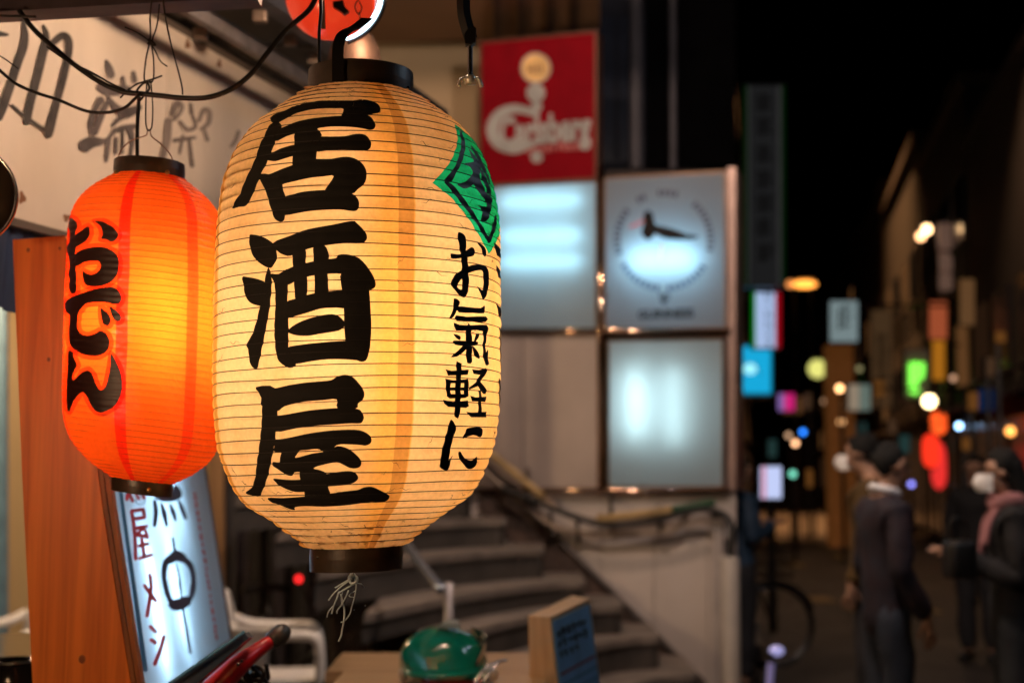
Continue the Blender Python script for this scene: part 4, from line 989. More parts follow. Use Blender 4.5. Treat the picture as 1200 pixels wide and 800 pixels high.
def lightbox(name, label, corners, depth, tubes, tubemat, face, frw=2.2, tr=.016, td=.07):
    t = thing(name, label, 'illuminated sign', sp(sum(c[0] for c in corners) / 4, max(c[1] for c in corners)))
    fr = [sp(x, y, .05) for x, y in corners]
    bm = B(); sheet(bm, [sp(x, y, .056) for x, y in corners]); obj('face', bm, face, t)
    bk4 = [p + nb * depth for p in fr]; f4 = [p + nb * .004 for p in fr]
    bm = B(); sheet(bm, bk4)
    for i in range(4): sheet(bm, [f4[i], f4[(i + 1) % 4], bk4[(i + 1) % 4], bk4[i]])
    obj('box_lining', bm, wh, t)
    for k in range(4):
        (x0, y0), (x1, y1) = corners[k], corners[(k + 1) % 4]
        cx = sum(c[0] for c in corners) / 4; cy_ = sum(c[1] for c in corners) / 4
        def inn2(x, y): 
            return (x + (frw if x < cx else -frw), y + (frw if y < cy_ else -frw))
        bm = B(); prism(bm, [sp(x0, y0, .064), sp(x1, y1, .064), sp(*inn2(x1, y1), .064), sp(*inn2(x0, y0), .064)], nb * .02); obj('frame', bm, FRM, t)
    for (p, q) in tubes:
        bm = B(); tube(bm, [sp(p[0], p[1], .05 - td), sp(q[0], q[1], .05 - td)], tr, 10); obj('lamp_tube', bm, tubemat, t)
    return t
MILK = milky('acrylic_white', (.55, .64, .67)); MILKG = milky('acrylic_grey', (.42, .46, .50))
lightbox('blank_sign', 'blank pale blue lit sign box with three glowing horizontal bars', [(560, 219), (699, 212), (699, 387), (560, 390)], .16, [((590, 239), (684, 236)), ((590, 279), (684, 277)), ((590, 309), (684, 308))], glow('tube_a', (.46, .84, 1.0), 9.0), MILK, 1.5, td=.065, tr=.022)
bs_ = lightbox('bird_sign', 'lit sign box with a black and white wading bird inside a ring of letters', [(707.5, 208), (851, 200), (851, 385), (708, 387)], .16, [((742, 303), (818, 301)), ((738, 311), (822, 309))], glow('tube_b', (.42, .80, 1.0), 20.0), MILKG, 2, td=.11, tr=.022)
lightbox('vertical_tube_sign', 'blank lit sign box with two glowing vertical bars below the bird sign', [(712, 398), (848, 396), (848, 571), (712, 572)], .16, [((746, 430), (747, 515)), ((793, 432), (794, 520)), ((752, 445), (752, 505))], glow('tube_c', (.70, .93, .95), 10.0), MILK, 2, td=.105, tr=.022)
# bird drawing
def sil(poly, pl, off, m, name, par, sm=3, vec=.003):
    pts = smoothpts([Vector((a, b, 0)) for a, b in poly], sm, True)
    bm = B(); prism(bm, [pl.hit(p.x, p.y, off) for p in pts], pl.n * vec); return obj(name, bm, m, par)
Bd = (705, 205, 8.0)
BRD = mat('print_black', (.006, .005, .005), .9, bump=0); RDP = mat('print_orange', (.75, .12, .08), .5, bump=0)
sil(T([(388,405),(405,350),(440,335),(478,360),(492,430),(515,470),(580,485),(660,505),(730,530),(800,555),(900,570),(880,598),(780,604),(690,605),(600,595),(550,575),(510,550),(485,570),(455,605),(415,600),(378,560),(380,505),(398,465),(385,430)], *Bd), SP, .06, BRD, 'bird_body', bs_)
bm = B(); stroke(bm, SP, T([(395,430),(330,462),(265,488)], *Bd), 2.6, .06, .003); stroke(bm, SP, T([(570,660),(560,700),(553,740)], *Bd), 2.6, .06, .003); stroke(bm, SP, T([(553,740),(545,790)], *Bd), 2, .06, .003); obj('beak_and_legs', bm, RDP, bs_)
GRYP = mat('print_slate', (.06, .075, .12), .5, bump=0)
random.seed(21)
def ringletters(a0, a1, n, rx, ry, cx, cy_, h, gaps, m):
    for k in range(n):
        if k in gaps: continue
        a = math.radians(a0 + (a1 - a0) * k / (n - 1)); bm = B()
        x, y = cx + rx * math.cos(a), cy_ - ry * math.sin(a); ux, uy = math.cos(a), -math.sin(a); tx, ty = -uy, ux
        for q in (-1.1, 1.1):
            stroke(bm, SP, [(x + ux * h / 2 + tx * q, y + uy * h / 2 + ty * q), (x - ux * h / 2 + tx * q, y - uy * h / 2 + ty * q)], 1.9, .06, .003)
        r_ = random.choice((-1, 0, 1)) * h * .35; stroke(bm, SP, [(x + ux * r_ - tx * 1.3, y + uy * r_ - ty * 1.3), (x + ux * r_ + tx * 1.3, y + uy * r_ + ty * 1.3)], 1.3, .06, .003)
        obj('letter', bm, m, bs_)
ringletters(196, -12, 32, 55, 55, 778, 281, 7, (9, 10, 13, 14, 19, 20, 21), GRYP)
ringletters(-152, -30, 17, 53, 50, 778, 288, 7, (8,), mat('print_blue', (.02, .07, .2), .5, bump=0))
place_text('GUINNESS', SP, 780, 368, .085, mat('print_black', (0, 0, 0)), bs_, .062, xs=1.0, bold=.003)
bm = B()
for s in [[(773, 344), (775, 352), (778, 356)], [(773, 344), (779, 346), (783, 344), (784, 348), (778, 356)], [(777, 346), (778, 355)], [(780, 346), (779, 355)]]: stroke(bm, SP, s, 1.6, .06, .003)
obj('harp_mark', bm, BRD, bs_)

# red sign (unlit enamel box)
rs = thing('red_sign', 'square red beer sign with a white script logo above the blank lit sign', 'sign', sp(630, 210))
RSP = mat('red_sign_paint', (.17, .001, .006), .75, var=.15, bump=.03)
RSP.node_tree.nodes['Principled BSDF'].inputs['Specular IOR Level'].default_value = .08
c4 = [(564, 51), (697, 38), (697, 208), (564, 216)]
bm = B(); prism(bm, [sp(x, y, .06) for x, y in c4], nb * .16); obj('panel', bm, RSP, rs)
for k in range(4):
    (x0, y0), (x1, y1) = c4[k], c4[(k + 1) % 4]; g = 2.5
    bm = B(); prism(bm, [sp(x0, y0, .07), sp(x1, y1, .07), sp(x1 + (g if x1 > 600 else -g), y1 + (g if y1 > 100 else -g), .07), sp(x0 + (g if x0 > 600 else -g), y0 + (g if y0 > 100 else -g), .07)], nb * .16); obj('frame', bm, mat('dark_red_frame', (.12, .05, .03), .4, .3), rs)
WHP = mat('sign_white', (.28, .29, .29), .5, bump=0); GOP = mat('sign_gold', (.70, .45, .18), .45, bump=0)
def disc(cx, cy_, rx, ry, m, name, off=.064, n=26):
    bm = B(); prism(bm, [sp(cx + rx * math.cos(2 * PI * k / n), cy_ + ry * math.sin(2 * PI * k / n), off) for k in range(n)], SP.n * .003); obj(name, bm, m, rs)
disc(628, 80, 18, 18, WHP, 'badge'); disc(628, 80, 16, 16, GOP, 'badge', .068); disc(628, 109, 11, 11, WHP, 'drop'); disc(629, 125, 6.5, 7, WHP, 'drop'); disc(629, 184, 7, 7, WHP, 'drop')
bm = B()
for x in (619, 624, 629, 634): stroke(bm, SP, [(x, 76), (x + .5, 87)], 2, .073, .002)
stroke(bm, SP, [(618, 82), (627, 81)], 1.6, .073, .002); obj('badge_writing', bm, mat('badge_brown', (.15, .07, .03), .5, bump=0), rs)
bm = B()
stroke(bm, SP, [(630, 136, 7), (618, 130, 9), (600, 128, 11), (584, 136, 13), (577, 152, 14), (584, 168, 13), (602, 175, 11), (620, 170, 8), (636, 164, 5)], 8, .064, .003)
obj('logo_swash', bm, WHP, rs)
place_text('Carlsberg', SP, 638, 153, .29, WHP, rs, .068, xs=.60, bold=.012)
place_text('Danish Pilsner', SP, 651, 173, .085, mat('sign_pale_red', (.5, .2, .2), .5, bump=0), rs, .066, xs=.9)

# ================================================================== UPPER BUILDING PARTS
bld = thing('corner_building', 'dark corner building rising behind the sign boxes', 'building', (1, 11, 0))
def fq(px0, py0, px1, py1, Y, m, name, t=.2, par=None, bulk=None):
    bm = B(); prism(bm, [P(px0, py0, Y), P(px1, py0, Y), P(px1, py1, Y), P(px0, py1, Y)], (0, t, 0)); return obj(name, bm, m, par or bld)
fq(690, -400, 862, 900, 11.3, mat('dark_blue_wall', (.007, .009, .017), .6, var=.4, scale=.8), 'facade', 3)
fq(430, 50, 566, 900, 11.2, mat('beige_wall', (.46, .34, .20), .7, var=.12, scale=1), 'side_wall', .15)
fq(200, 50, 429.5, 900, 12.6, mat('dark_wall', (.05, .042, .04), .8), 'rear_wall', .15)
bm = B(); prism(bm, [P(400, 52, 11.0), P(560, 47, 10.9), P(703, 34, 10.6), P(703, -60, 9.0), P(400, -60, 9.0)], (0, 0, .3)); obj('soffit', bm, mat('brown_soffit', (.26, .14, .07), .7, var=.25, scale=1), bld)
for i, x in enumerate((578, 606, 640, 668)):
    bm = B(); prism(bm, [P(x, 44 - i * 2, 10.75), P(x + 9, 44 - i * 2, 10.75), P(x + 9, -40, 9.3), P(x, -40, 9.3)], (0, 0, -.03)); obj('soffit_batten', bm, mat('dark_batten', (.07, .04, .025), .6), bld)
for px, w_ in ((745, .055), (788, .03)):
    bm = B(); tube(bm, [P(px, -200, 11.15), P(px + 1, 198, 11.15)], w_, 12); obj('downpipe', bm, mat('pipe_grey', (.07, .07, .085), .5, .2, var=.2), bld)
for k in range(3):
    fq(703 + k * 22, 20, 720 + k * 22, 190, 11.28, mat('dark_glass', (.02, .025, .04), .15), 'window', .02)
fq(757, -400, 862, 195, 11.2, mat('unlit_wall', (.0025, .0025, .003), .7), 'unlit_sheet', .02)  # black sheet over the unlit stretch of facade, darkness put into its colour

# ================================================================== STAIRS, STRINGER, RAILS
st = thing('staircase', 'dark curved concrete stairs with rounded nosings climbing left behind the large lantern', 'stairs', (1.0, 9.4, 0))
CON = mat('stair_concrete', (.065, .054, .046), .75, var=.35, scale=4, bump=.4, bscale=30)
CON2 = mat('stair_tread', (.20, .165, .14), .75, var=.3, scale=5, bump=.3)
random.seed(2)
steps = [(816, 788, 9.0), (772, 744, 9.2), (728, 708, 9.3), (684, 680, 9.35), (636, 642, 9.55), (592, 608, 9.8), (548, 576, 10.0)]
prevz = 0
for i, (px, py, Y) in enumerate(steps):
    q = P(px, py, Y); zt_ = q.z; xr = q.x; r = .30; xl = xr - 2.6 + i * .1
    yb = 12.5
    pts = []
    DX = 1.12
    for k in range(15):                                  # curved front edge sweeping towards the viewer at the left
        dx = DX * (1 - k / 14) ; pts.append(Vector((xr - .10 - dx, Y - .05 - 1.75 * dx ** 1.5, 0)))
    for k in range(1, 7):
        a = -PI / 2 + PI / 2 * k / 6; pts.append(Vector((xr - .10 + .10 * math.cos(a), Y + .10 + .10 * math.sin(a) - .05, 0)))
    pts += [Vector((xr, yb, 0)), Vector((xr - .10 - DX, yb, 0))]
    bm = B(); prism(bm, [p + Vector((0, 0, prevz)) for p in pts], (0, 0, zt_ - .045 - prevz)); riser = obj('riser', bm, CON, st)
    cen = Vector((xr - 1, Y + .5, 0))
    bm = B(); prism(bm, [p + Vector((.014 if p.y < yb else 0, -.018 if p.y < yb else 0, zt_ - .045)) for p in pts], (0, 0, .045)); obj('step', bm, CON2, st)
    prevz = zt_
# stringer strip on the wall, speckled stone pieces
strg = thing('stone_skirting', 'dark speckled stone skirting following the stairs along the wall', 'skirting', sp(700, 760))
STO = [mat('skirt_stone_a', (.115, .075, .06), .7, var=.45, scale=22), mat('skirt_stone_b', (.085, .058, .048), .7, var=.45, scale=22)]
line = [(560, 545), (592, 575), (625, 606), (658, 638), (691, 670), (724, 702), (757, 735), (790, 768), (822, 800), (840, 840)]
for i in range(len(line) - 1):
    (x0, y0), (x1, y1) = line[i], line[i + 1]; g = .6
    for j in range(2):
        h0 = 26; a, b = j * h0, (j + 1) * h0 - 1
        bm = B(); prism(bm, [sp(x0 + g, y0 + a + g, .03 + .006 * ((i + j) % 2)), sp(x1, y1 + a, .03 + .006 * ((i + j) % 2)), sp(x1, y1 + b, .03 + .006 * ((i + j) % 2)), sp(x0 + g, y0 + b, .03 + .006 * ((i + j) % 2))], nb * .05); obj('stone', bm, STO[(i + j) % 2], strg)
bm = B(); tube(bm, [sp(x, y - 3, .045) for x, y in line], .022, 6); obj('cap_strip', bm, mat('skirt_cap', (.07, .05, .042), .5), strg)
# handrails
hr = thing('handrail', 'double handrail wrapped in yellowish tape fixed to the wall beside the stairs', 'handrail', sp(700, 620))
TAPE = mat('yellow_tape', (.44, .30, .13), .6, var=.3, scale=8); RAILM = mat('rail_metal', (.28, .20, .14), .4, .4)
bm = B(); tube(bm, [sp(560, 520, .14), sp(600, 552, .14), sp(636, 582, .14)], .030, 12, sm=3); obj('taped_rail', bm, TAPE, hr, smooth=True)
bm = B(); tube(bm, [sp(636, 582, .14), sp(665, 602, .14), sp(702, 611, .14)], .018, 10, sm=3); obj('rail', bm, RAILM, hr, smooth=True)
bm = B(); tube(bm, [sp(700, 608, .14), sp(740, 604, .14), sp(788, 597, .14)], .030, 12, sm=3); obj('taped_rail', bm, TAPE, hr, smooth=True)
bm = B(); tube(bm, [sp(786, 597, .14), sp(815, 592, .14), sp(838, 588, .14)], .025, 12, sm=3); obj('green_tape', bm, mat('green_tape', (.012, .07, .03), .5), hr, smooth=True)
bm = B(); tube(bm, [sp(560, 545, .14), sp(600, 580, .14), sp(645, 614, .14), sp(668, 622, .14), (sp(720, 624, .14)), sp(775, 625, .14), sp(795, 618, .14), sp(808, 600, .14)], .016, 10, sm=5); obj('lower_rail', bm, mat('lower_rail_paint', (.36, .28, .22), .4, .2), hr, smooth=True)
for x, y in ((618, 556), (645, 608), (677, 612), (773, 600), (716, 588)):
    bm = B(); tube(bm, [sp(x, y - 8, .0), sp(x, y, .14), sp(x, y + 20, .14), sp(x, y + 26, .0)], .014, 8); obj('bracket', bm, BLACK, hr, smooth=True)
bm = B(); tube(bm, [sp(588, 572, .2), sp(620, 584, .2), (sp(650, 596, .2)), sp(680, 607, .2), sp(710, 615, .2), sp(745, 613, .2), sp(790, 604, .2), sp(820, 597, .2), sp(845, 600, .22), sp(857, 615, .24), sp(857, 640, .26), sp(850, 665, .27)], .022, 10, sm=6)
tag(obj('black_hose', bm, RUBBER, None, smooth=True), 'black hose draped along the handrail and curling down at its right end', 'hose')
p_ = thing('downspout', 'slim square white post standing at the right end of the wall', 'post', sp(842, 800))
bm = B(); prism(bm, [sp(835, 606, .12), sp(847, 606, .12), sp(847, 1000, .12), sp(835, 1000, .12)], nb * .08); obj('shaft', bm, mat('pale_post', (.42, .38, .37), .5, var=.15), p_)
bm = B(); prism(bm, [sp(833, 600, .13), sp(849, 600, .13), sp(849, 607, .13), sp(833, 607, .13)], nb * .1); obj('cap', bm, BLACK, p_)
b_ = thing('bollard', 'round pale bollard with a flat cap beside the white post', 'bollard', P(855, 1000, 9.3))
q = P(855, 652, 9.3); bm = B(); lathe(bm, [(.06, 0), (.062, q.z - .01), (.055, q.z), (.001, q.z)], 28, (q.x, q.y, 0)); obj('shaft', bm, mat('bollard_grey', (.46, .42, .38), .5, var=.12), b_, smooth=True)
bm = B(); lathe(bm, [(.075, 0), (.075, .03), (.062, .04)], 28, (q.x, q.y, 0)); obj('base_collar', bm, STEEL, b_, smooth=True)
# steel rail with post in front of the stairs
sr = thing('steel_rail', 'bluish steel handrail sloping down to a thin upright post before the stairs', 'handrail', P(524, 800, 6.5))
bm = B(); tube(bm, [P(470, 628, 7.6), P(492, 660, 6.9), P(512, 686, 6.5), P(520, 692, 6.45)], .022, 12, sm=3); obj('rail', bm, mat('blue_steel', (.30, .36, .48), .25, .8), sr, smooth=True)
q = P(526, 682, 6.5); bm = B(); tube(bm, [(q.x, q.y, 0), (q.x, q.y, q.z)], .019, 10); obj('post', bm, mat('grey_post', (.34, .31, .32), .35, .4), sr, smooth=True)
fn = thing('low_fence', 'dark brown slatted fence below the large lantern', 'fence', P(440, 800, 8.3))
for i in range(7):
    a = P(390 + i * 8, 700, 8.2 + i * .03); bm = B(); box(bm, (a.x, a.y, .62), (.028, .02, 1.24)); obj('slat', bm, mat('dark_brown_wood', (.075, .05, .035), .6), fn)
for z in (.25, .8, 1.15):
    a = P(388, 700, 8.22); b = P(440, 700, 8.45); bm = B(); box(bm, ((a.x + b.x) / 2, (a.y + b.y) / 2 + .03, z), (b.x - a.x, .03, .05), Matrix.Rotation(.6, 3, 'Z') if False else None); obj('rail', bm, mat('dark_brown_wood', (.1, .07, .05), .6), fn)
# shop front beneath the fascia, set back
sf = thing('shop_facade', 'shop front with beige wall, wooden post and dark folding shutters behind the lanterns', 'shop front', P(200, 700, 8.8))
fq(-200, 330, 244, 900, 9.0, mat('shop_wall', (.50, .36, .19), .7, var=.12, scale=.8), 'plaster_wall', .1, sf)
fq(245, 250, 262, 900, 8.9, wood('post_wood', (.30, .17, .08), (.2, .11, .05), 'Z', .3), 'post', .2, sf)
for i in range(9):
    x = 264 + i * 14; fq(x, 250, x + 12.6, 900, 8.95 + .05 * (i % 2), mat('shutter_slat_' + str(i % 3), ((.06, .058, .064), (.085, .075, .10), (.05, .045, .045))[i % 3], .45, .3), 'shutter_slat', .05, sf)
fq(-12, 338, 6, 900, 8.0, mat('blue_board', (.16, .3, .42), .5), 'blue_panel', .05, sf)
bm = B(); bx = P(0, 332, 8.5); prism(bm, [P(-200, 334, 8.8), P(140, 352, 8.8), P(140, 344, 8.8), P(-200, 326, 8.8)], (0, .1, 0)); obj('lintel', bm, DARKP, sf)

# ================================================================== CHAIRS
def make_chair(label, loc, rotz):
    t = thing('plastic_chair', label, 'chair', loc, rotz, 'white plastic chairs behind the lanterns')
    bm = B(); box(bm, (0, 0, .42), (.44, .44, .035), bev=.015); lobj('seat', bm, WPLAST, t, True)
    bm = B()                                        # rounded open back
    pts = []
    for k in range(13):
        a = PI * k / 12; pts.append(Vector((-.21 * math.cos(a), -.22 - .06 * math.sin(a) * .8, .42 + .1 + .33 * math.sin(a) ** .7)))
    tube(bm, pts, .022, 8, flat=.7); lobj('back_frame', bm, WPLAST, t, True)
    for k in range(5):
        x = -.13 + k * .065; bm = B(); tube(bm, [(x * .9, -.22, .43), (x, -.25, .62), (x, -.265, .80 - abs(x) * .3)], .016, 6, flat=.5); lobj('back_slat', bm, WPLAST, t, True)
    for s in (-1, 1):
        bm = B(); tube(bm, [(s * .22, -.235, .70), (s * .24, -.16, .665), (s * .25, -.02, .65), (s * .25, .14, .65), (s * .25, .20, .62), (s * .24, .215, .50), (s * .235, .21, .42)], .032, 8, sm=4, flat=.8); lobj('armrest', bm, WPLAST, t, True)
        for fy in (-1, 1):
            bm = B(); tube(bm, [(s * .19, fy * .19, .41), (s * .22, fy * .23, .0)], lambda q: .026 - .008 * q, 8); lobj('leg', bm, WPLAST, t, True)
    return t
q = P(325, 800, 7.4); ch0 = make_chair('white plastic armchair beside the lit menu stand', (q.x, 7.4, .12), math.radians(-82))
q = P(12, 800, 7.4); dup(ch0, (q.x, 7.5, .12), math.radians(150), 'white plastic chair seen past the left side of the wooden stand')

# ================================================================== BICYCLES
def make_bicycle(label, loc, rotz):
    t = thing('bicycle', label, 'bicycle', loc, rotz)
    BK = mat('bike_black', (.015, .015, .018), .3)
    for x in (-.53, .53):
        bm = B(); tube(bm, [(x + .33 * math.cos(a), 0, .33 + .33 * math.sin(a)) for a in [2 * PI * k / 40 for k in range(40)]], .02, 8, closed=True); lobj('tyre', bm, RUBBER, t, True)
        bm = B(); tube(bm, [(x + .305 * math.cos(a), 0, .33 + .305 * math.sin(a)) for a in [2 * PI * k / 40 for k in range(40)]], .009, 6, closed=True)
        for k in range(14):
            a = 2 * PI * k / 14; tube(bm, [(x, 0, .33), (x + .3 * math.cos(a), 0, .33 + .3 * math.sin(a))], .0018, 4)
        lobj('wheel_rim', bm, STEEL, t, True)
        bm = B(); tube(bm, [(x + .36 * math.cos(a), 0, .33 + .36 * math.sin(a)) for a in [math.radians(20 + 150 * k / 16) for k in range(17)]], .022, 6, flat=.5); lobj('mudguard', bm, BK, t, True)
    bm = B()
    for a, b, r in (((-.53, .33), (-.15, .32), .011), ((-.53, .33), (-.2, .75), .011), ((-.15, .32), (-.22, .82), .016), ((-.15, .32), (.33, .72), .018), ((-.18, .60), (.33, .80), .014), ((.31, .86), (.53, .33), .014)):
        tube(bm, [(a[0], 0, a[1]), (b[0], 0, b[1])], r, 8)
    lobj('frame', bm, BK, t, True)
    bm = B(); tube(bm, [(.33, -.27, 1.0), (.22, -.25, .98), (.34, -.06, .98), (.34, .06, .98), (.22, .25, .98), (.33, .27, 1.0)], .012, 8, sm=4); tube(bm, [(.31, 0, .84), (.34, 0, .98)], .013, 8); lobj('handlebar', bm, STEEL, t, True)
    bm = B(); prism(bm, [(-.36, -.08, .86), (-.36, .08, .86), (-.2, .05, .88), (-.08, .015, .87), (-.08, -.015, .87), (-.2, -.05, .88)], (0, 0, .04)); lobj('saddle', bm, RUBBER, t)
    bm = B()
    for k in range(9):
        x = .42 + .03 * k; tube(bm, [(x, -.15, .95), (x, -.12, .72), (x, .12, .72), (x, .15, .95)], .004, 4)
    for z, w in ((.95, .15), (.83, .135), (.73, .12)): tube(bm, [(.42, -w, z), (.66, -w, z), (.66, w, z), (.42, w, z)], .005, 4, closed=True)
    lobj('basket', bm, WIRE, t)
    bm = B(); tube(bm, [(-.15, -.08, .28), (-.15, .08, .36)], .01, 6); box(bm, (-.15, -.13, .24), (.09, .08, .02)); box(bm, (-.15, .13, .4), (.09, .08, .02)); lobj('pedals', bm, BK, t)
    return t
q = P(893, 740, 11.6); make_bicycle('dark bicycle parked at the wall corner beside the bollard', (q.x - .42, 11.6, 0), math.radians(8))
q = P(385, 740, 9.0); bk2 = make_bicycle('dark bicycle with a red tail light parked beyond the white plastic chair', (q.x - .1, 8.6, 0), math.radians(14))
bm = B(); q = P(350, 678, 8.3); ball(bm, q, .022, 12); tl = obj('tail_light', bm, glow('tail_red', (1, .02, .02), 2.2), bk2, smooth=True)
bm = B(); tube(bm, [q + Vector((0, .02, 0)), Vector((q.x + .05, 8.45, q.z - .15)), Vector((q.x + .12, 8.55, .8))], .008, 6, sm=3); obj('light_stalk', bm, BLACK, bk2)
sc_ = thing('reflector_post', 'short slim post with a pale violet reflector near the bicycle wheel', 'post', P(905, 1000, 8.5))
q = P(910, 762, 8.5); q2 = P(900, 800, 8.5)
REFL = mat('reflector', (.6, .6, .9), .2, .3, emit=(.5, .5, 1), es=.55)  # no lamp: the violet shine is put into emission
bm = B(); ball(bm, q, .042, 14, (1.1, .5, .75)); obj('reflector', bm, REFL, sc_, smooth=True)
bm = B(); tube(bm, [(q2.x + .02, 8.5, q.z - .07), (q2.x, 8.5, q2.z - .1)], .022, 10); obj('sleeve', bm, mat('sleeve', (.35, .33, .6), .3, emit=(.4, .4, 1), es=.12), sc_)  # sleeve's violet glow is put into emission too
bm = B(); tube(bm, [(q2.x, 8.5, 0), (q2.x + .025, 8.5, q.z)], .014, 10); obj('shaft', bm, BLACK, sc_)

# ================================================================== PEOPLE
SKIN = mat('skin', (.42, .24, .16), .5, var=.1); HAIR = mat('hair_black', (.003, .003, .003), .9); SHOE = mat('shoe_black', (.012, .012, .012), .4)
FOLD = bpy.data.textures.new('folds', 'CLOUDS'); FOLD.noise_scale = .16; FOLD.noise_depth = 3
def skinmesh(name, nodes, edges, m, par, sub=1, root=0):
    me = bpy.data.meshes.new(name); me.from_pydata([n[0] for n in nodes], edges, []); me.materials.append(m)
    o = bpy.data.objects.new(name, me); COL.objects.link(o); o.parent = par
    md = o.modifiers.new('skin', 'SKIN'); md.use_smooth_shade = True
    sv = me.skin_vertices[0].data
    for i, n in enumerate(nodes):
        r = n[1]; sv[i].radius = r if isinstance(r, tuple) else (r, r); sv[i].use_root = (i == root)
    s = o.modifiers.new('sub', 'SUBSURF'); s.levels = sub; s.render_levels = sub
    if name != 'body':
        s.levels = s.render_levels = 2; dm = o.modifiers.new('folds', 'DISPLACE'); dm.texture = FOLD; dm.strength = .055; dm.mid_level = .45
    return o
def arm_nodes(s, sh, el, wr, fdir, palm_n):
    sh, el, wr, fdir, palm_n = map(Vector, (sh, el, wr, fdir, palm_n)); fdir.normalize(); side = fdir.cross(palm_n).normalized()
    n = [(sh, .058), (sh.lerp(el, .5), .05), (el, .042), (el.lerp(wr, .5), .038), (wr, .026), (wr + fdir * .04, (.036, .02)), (wr + fdir * .085, (.04, .018))]
    e = [(0, 1), (1, 2), (2, 3), (3, 4), (4, 5), (5, 6)]
    for k, (o_, L_) in enumerate(((-.03, .065), (-.01, .075), (.01, .07), (.03, .055))):
        b = wr + fdir * .095 + side * o_; c = b + fdir * L_ * .5 + palm_n * .008; d = c + fdir * L_ * .35 + palm_n * .025
        i = len(n); n += [(b, .010), (c, .009), (d, .007)]; e += [(6, i), (i, i + 1), (i + 1, i + 2)]
    i = len(n); t0 = wr + fdir * .045 - side * .035 * s; n += [(t0, .012), (t0 - side * .02 * s + fdir * .03 + palm_n * .015, .010), (t0 - side * .018 * s + fdir * .055 + palm_n * .028, .008)]; e += [(5, i), (i, i + 1), (i + 1, i + 2)]
    return n, e
def person(label, loc, rotz, h, arms, coat, trousers, shirt=None, coat_len=.80, mask=None, scarf=None, head_tilt=(0, 0), hair_long=False, skirt=False, wide=1.0):
    """local space: +Y is the way the person faces, +X their right; heights for 1.70 m"""
    t = thing('person', label, 'person', loc, rotz); k = h / 1.70; t.scale = (k * wide, k * wide, k)
    hx, hy = head_tilt
    N = [(Vector((0, 0, .93)), (.15, .11)), (Vector((0, 0, 1.10)), (.135, .10)), (Vector((0, 0, 1.28)), (.155, .11)), (Vector((0, -.01, 1.42)), (.10, .08)), (Vector((0, .005, 1.49)), .052),
         (Vector((hx * .4, .02 + hy * .4, 1.535)), .055), (Vector((hx, .03 + hy, 1.575)), (.072, .085)), (Vector((hx, .02 + hy, 1.635)), (.080, .10)), (Vector((hx, .01 + hy, 1.685)), (.060, .07))]
    E_ = [(0, 1), (1, 2), (2, 3), (3, 4), (4, 5), (5, 6), (6, 7), (7, 8)]
    i = len(N); N += [(Vector((hx, .112 + hy, 1.60)), .013), (Vector((hx, .132 + hy, 1.59)), .010)]; E_ += [(6, i), (i, i + 1)]
    for s in (-1, 1):
        i = len(N); N += [(Vector((s * .082 + hx, .01 + hy, 1.61)), .016), (Vector((s * .094 + hx, .0 + hy, 1.62)), .010)]; E_ += [(7, i), (i, i + 1)]
        i = len(N); N += [(Vector((s * .09, 0, .86)), .092), (Vector((s * .10, .02, .50)), .062), (Vector((s * .10, 0, .28)), .052), (Vector((s * .10, -.02, .09)), .038), (Vector((s * .105, .05, .045)), .04), (Vector((s * .11, .15, .035)), .034)]
        E_ += [(0, i), (i, i + 1), (i + 1, i + 2), (i + 2, i + 3), (i + 3, i + 4), (i + 4, i + 5)]
    AN = []
    for s, el, wr, fd, pn in arms:
        n, e = arm_nodes(s, (s * .175, 0, 1.385), el, wr, fd, pn); i = len(N); N += n; E_ += [(a + i, b + i) for a, b in e] + [(3, i)]; AN.append((s, n))
    skinmesh('body', N, E_, SKIN, t)
    # coat
    zb = coat_len
    C = [(Vector((0, 0, zb - .06)), (.195, .155)), (Vector((0, 0, 1.0)), (.18, .145)), (Vector((0, 0, 1.14)), (.165, .13)), (Vector((0, 0, 1.30)), (.18, .135)), (Vector((0, -.01, 1.40)), (.15, .125)), (Vector((0, 0, 1.50)), .082)]
    CE = [(0, 1), (1, 2), (2, 3), (3, 4), (4, 5)]
    for s, n in AN:
        i = len(C); C += [(n[j][0], (.074, .068, .062, .056, .050)[j]) for j in range(5)]; CE += [(4, i)] + [(i + j, i + j + 1) for j in range(4)]
    skinmesh('coat', C, CE, coat, t)
    Tn = [(Vector((0, 0, .93)), (.17, .135)), (Vector((0, 0, 1.06)), (.15, .115))]; TE = [(0, 1)]
    for s in (-1, 1):
        i = len(Tn); Tn += [(Vector((s * .09, 0, .84)), .108), (Vector((s * .10, .02, .50)), .085), (Vector((s * .10, -.01, .10)), .072)]; TE += [(0, i), (i, i + 1), (i + 1, i + 2)]
        bm = B(); tube(bm, [(s * .10, -.06, .05), (s * .105, .04, .055), (s * .11, .12, .045), (s * .112, .19, .035)], lambda q: .05 - .012 * q, 10, sm=3, flat=.8); lobj('shoe', bm, SHOE, t, True)
    skinmesh('trousers', Tn, TE, trousers, t)
    bm = B(); ball(bm, (hx, -.005 + hy, 1.648), .092, 18, (.92, 1.06, .92))
    for v in bm.verts:
        if v.co.y > .055 + hy and v.co.z < 1.665: v.co.y = .055 + hy
        v.co += (v.co - Vector((hx, hy, 1.64))).normalized() * .026 * noise.noise(v.co * 34)
    lobj('hair', bm, HAIR, t, True)
    if hair_long:
        bm = B(); tube(bm, [(hx, -.03 + hy, 1.66), (hx, -.075 + hy, 1.56), (hx, -.095, 1.44), (hx, -.10, 1.30)], .085, 12, sm=3, flat=.8); lobj('hair_length', bm, HAIR, t, True)
    for s in (-1, 1):
        bm = B(); ball(bm, (s * .03 + hx, .108 + hy, 1.628), .012, 8, (1.2, .6, .7)); lobj('eye', bm, mat('eye_dark', (.02, .015, .012), .2), t, True)
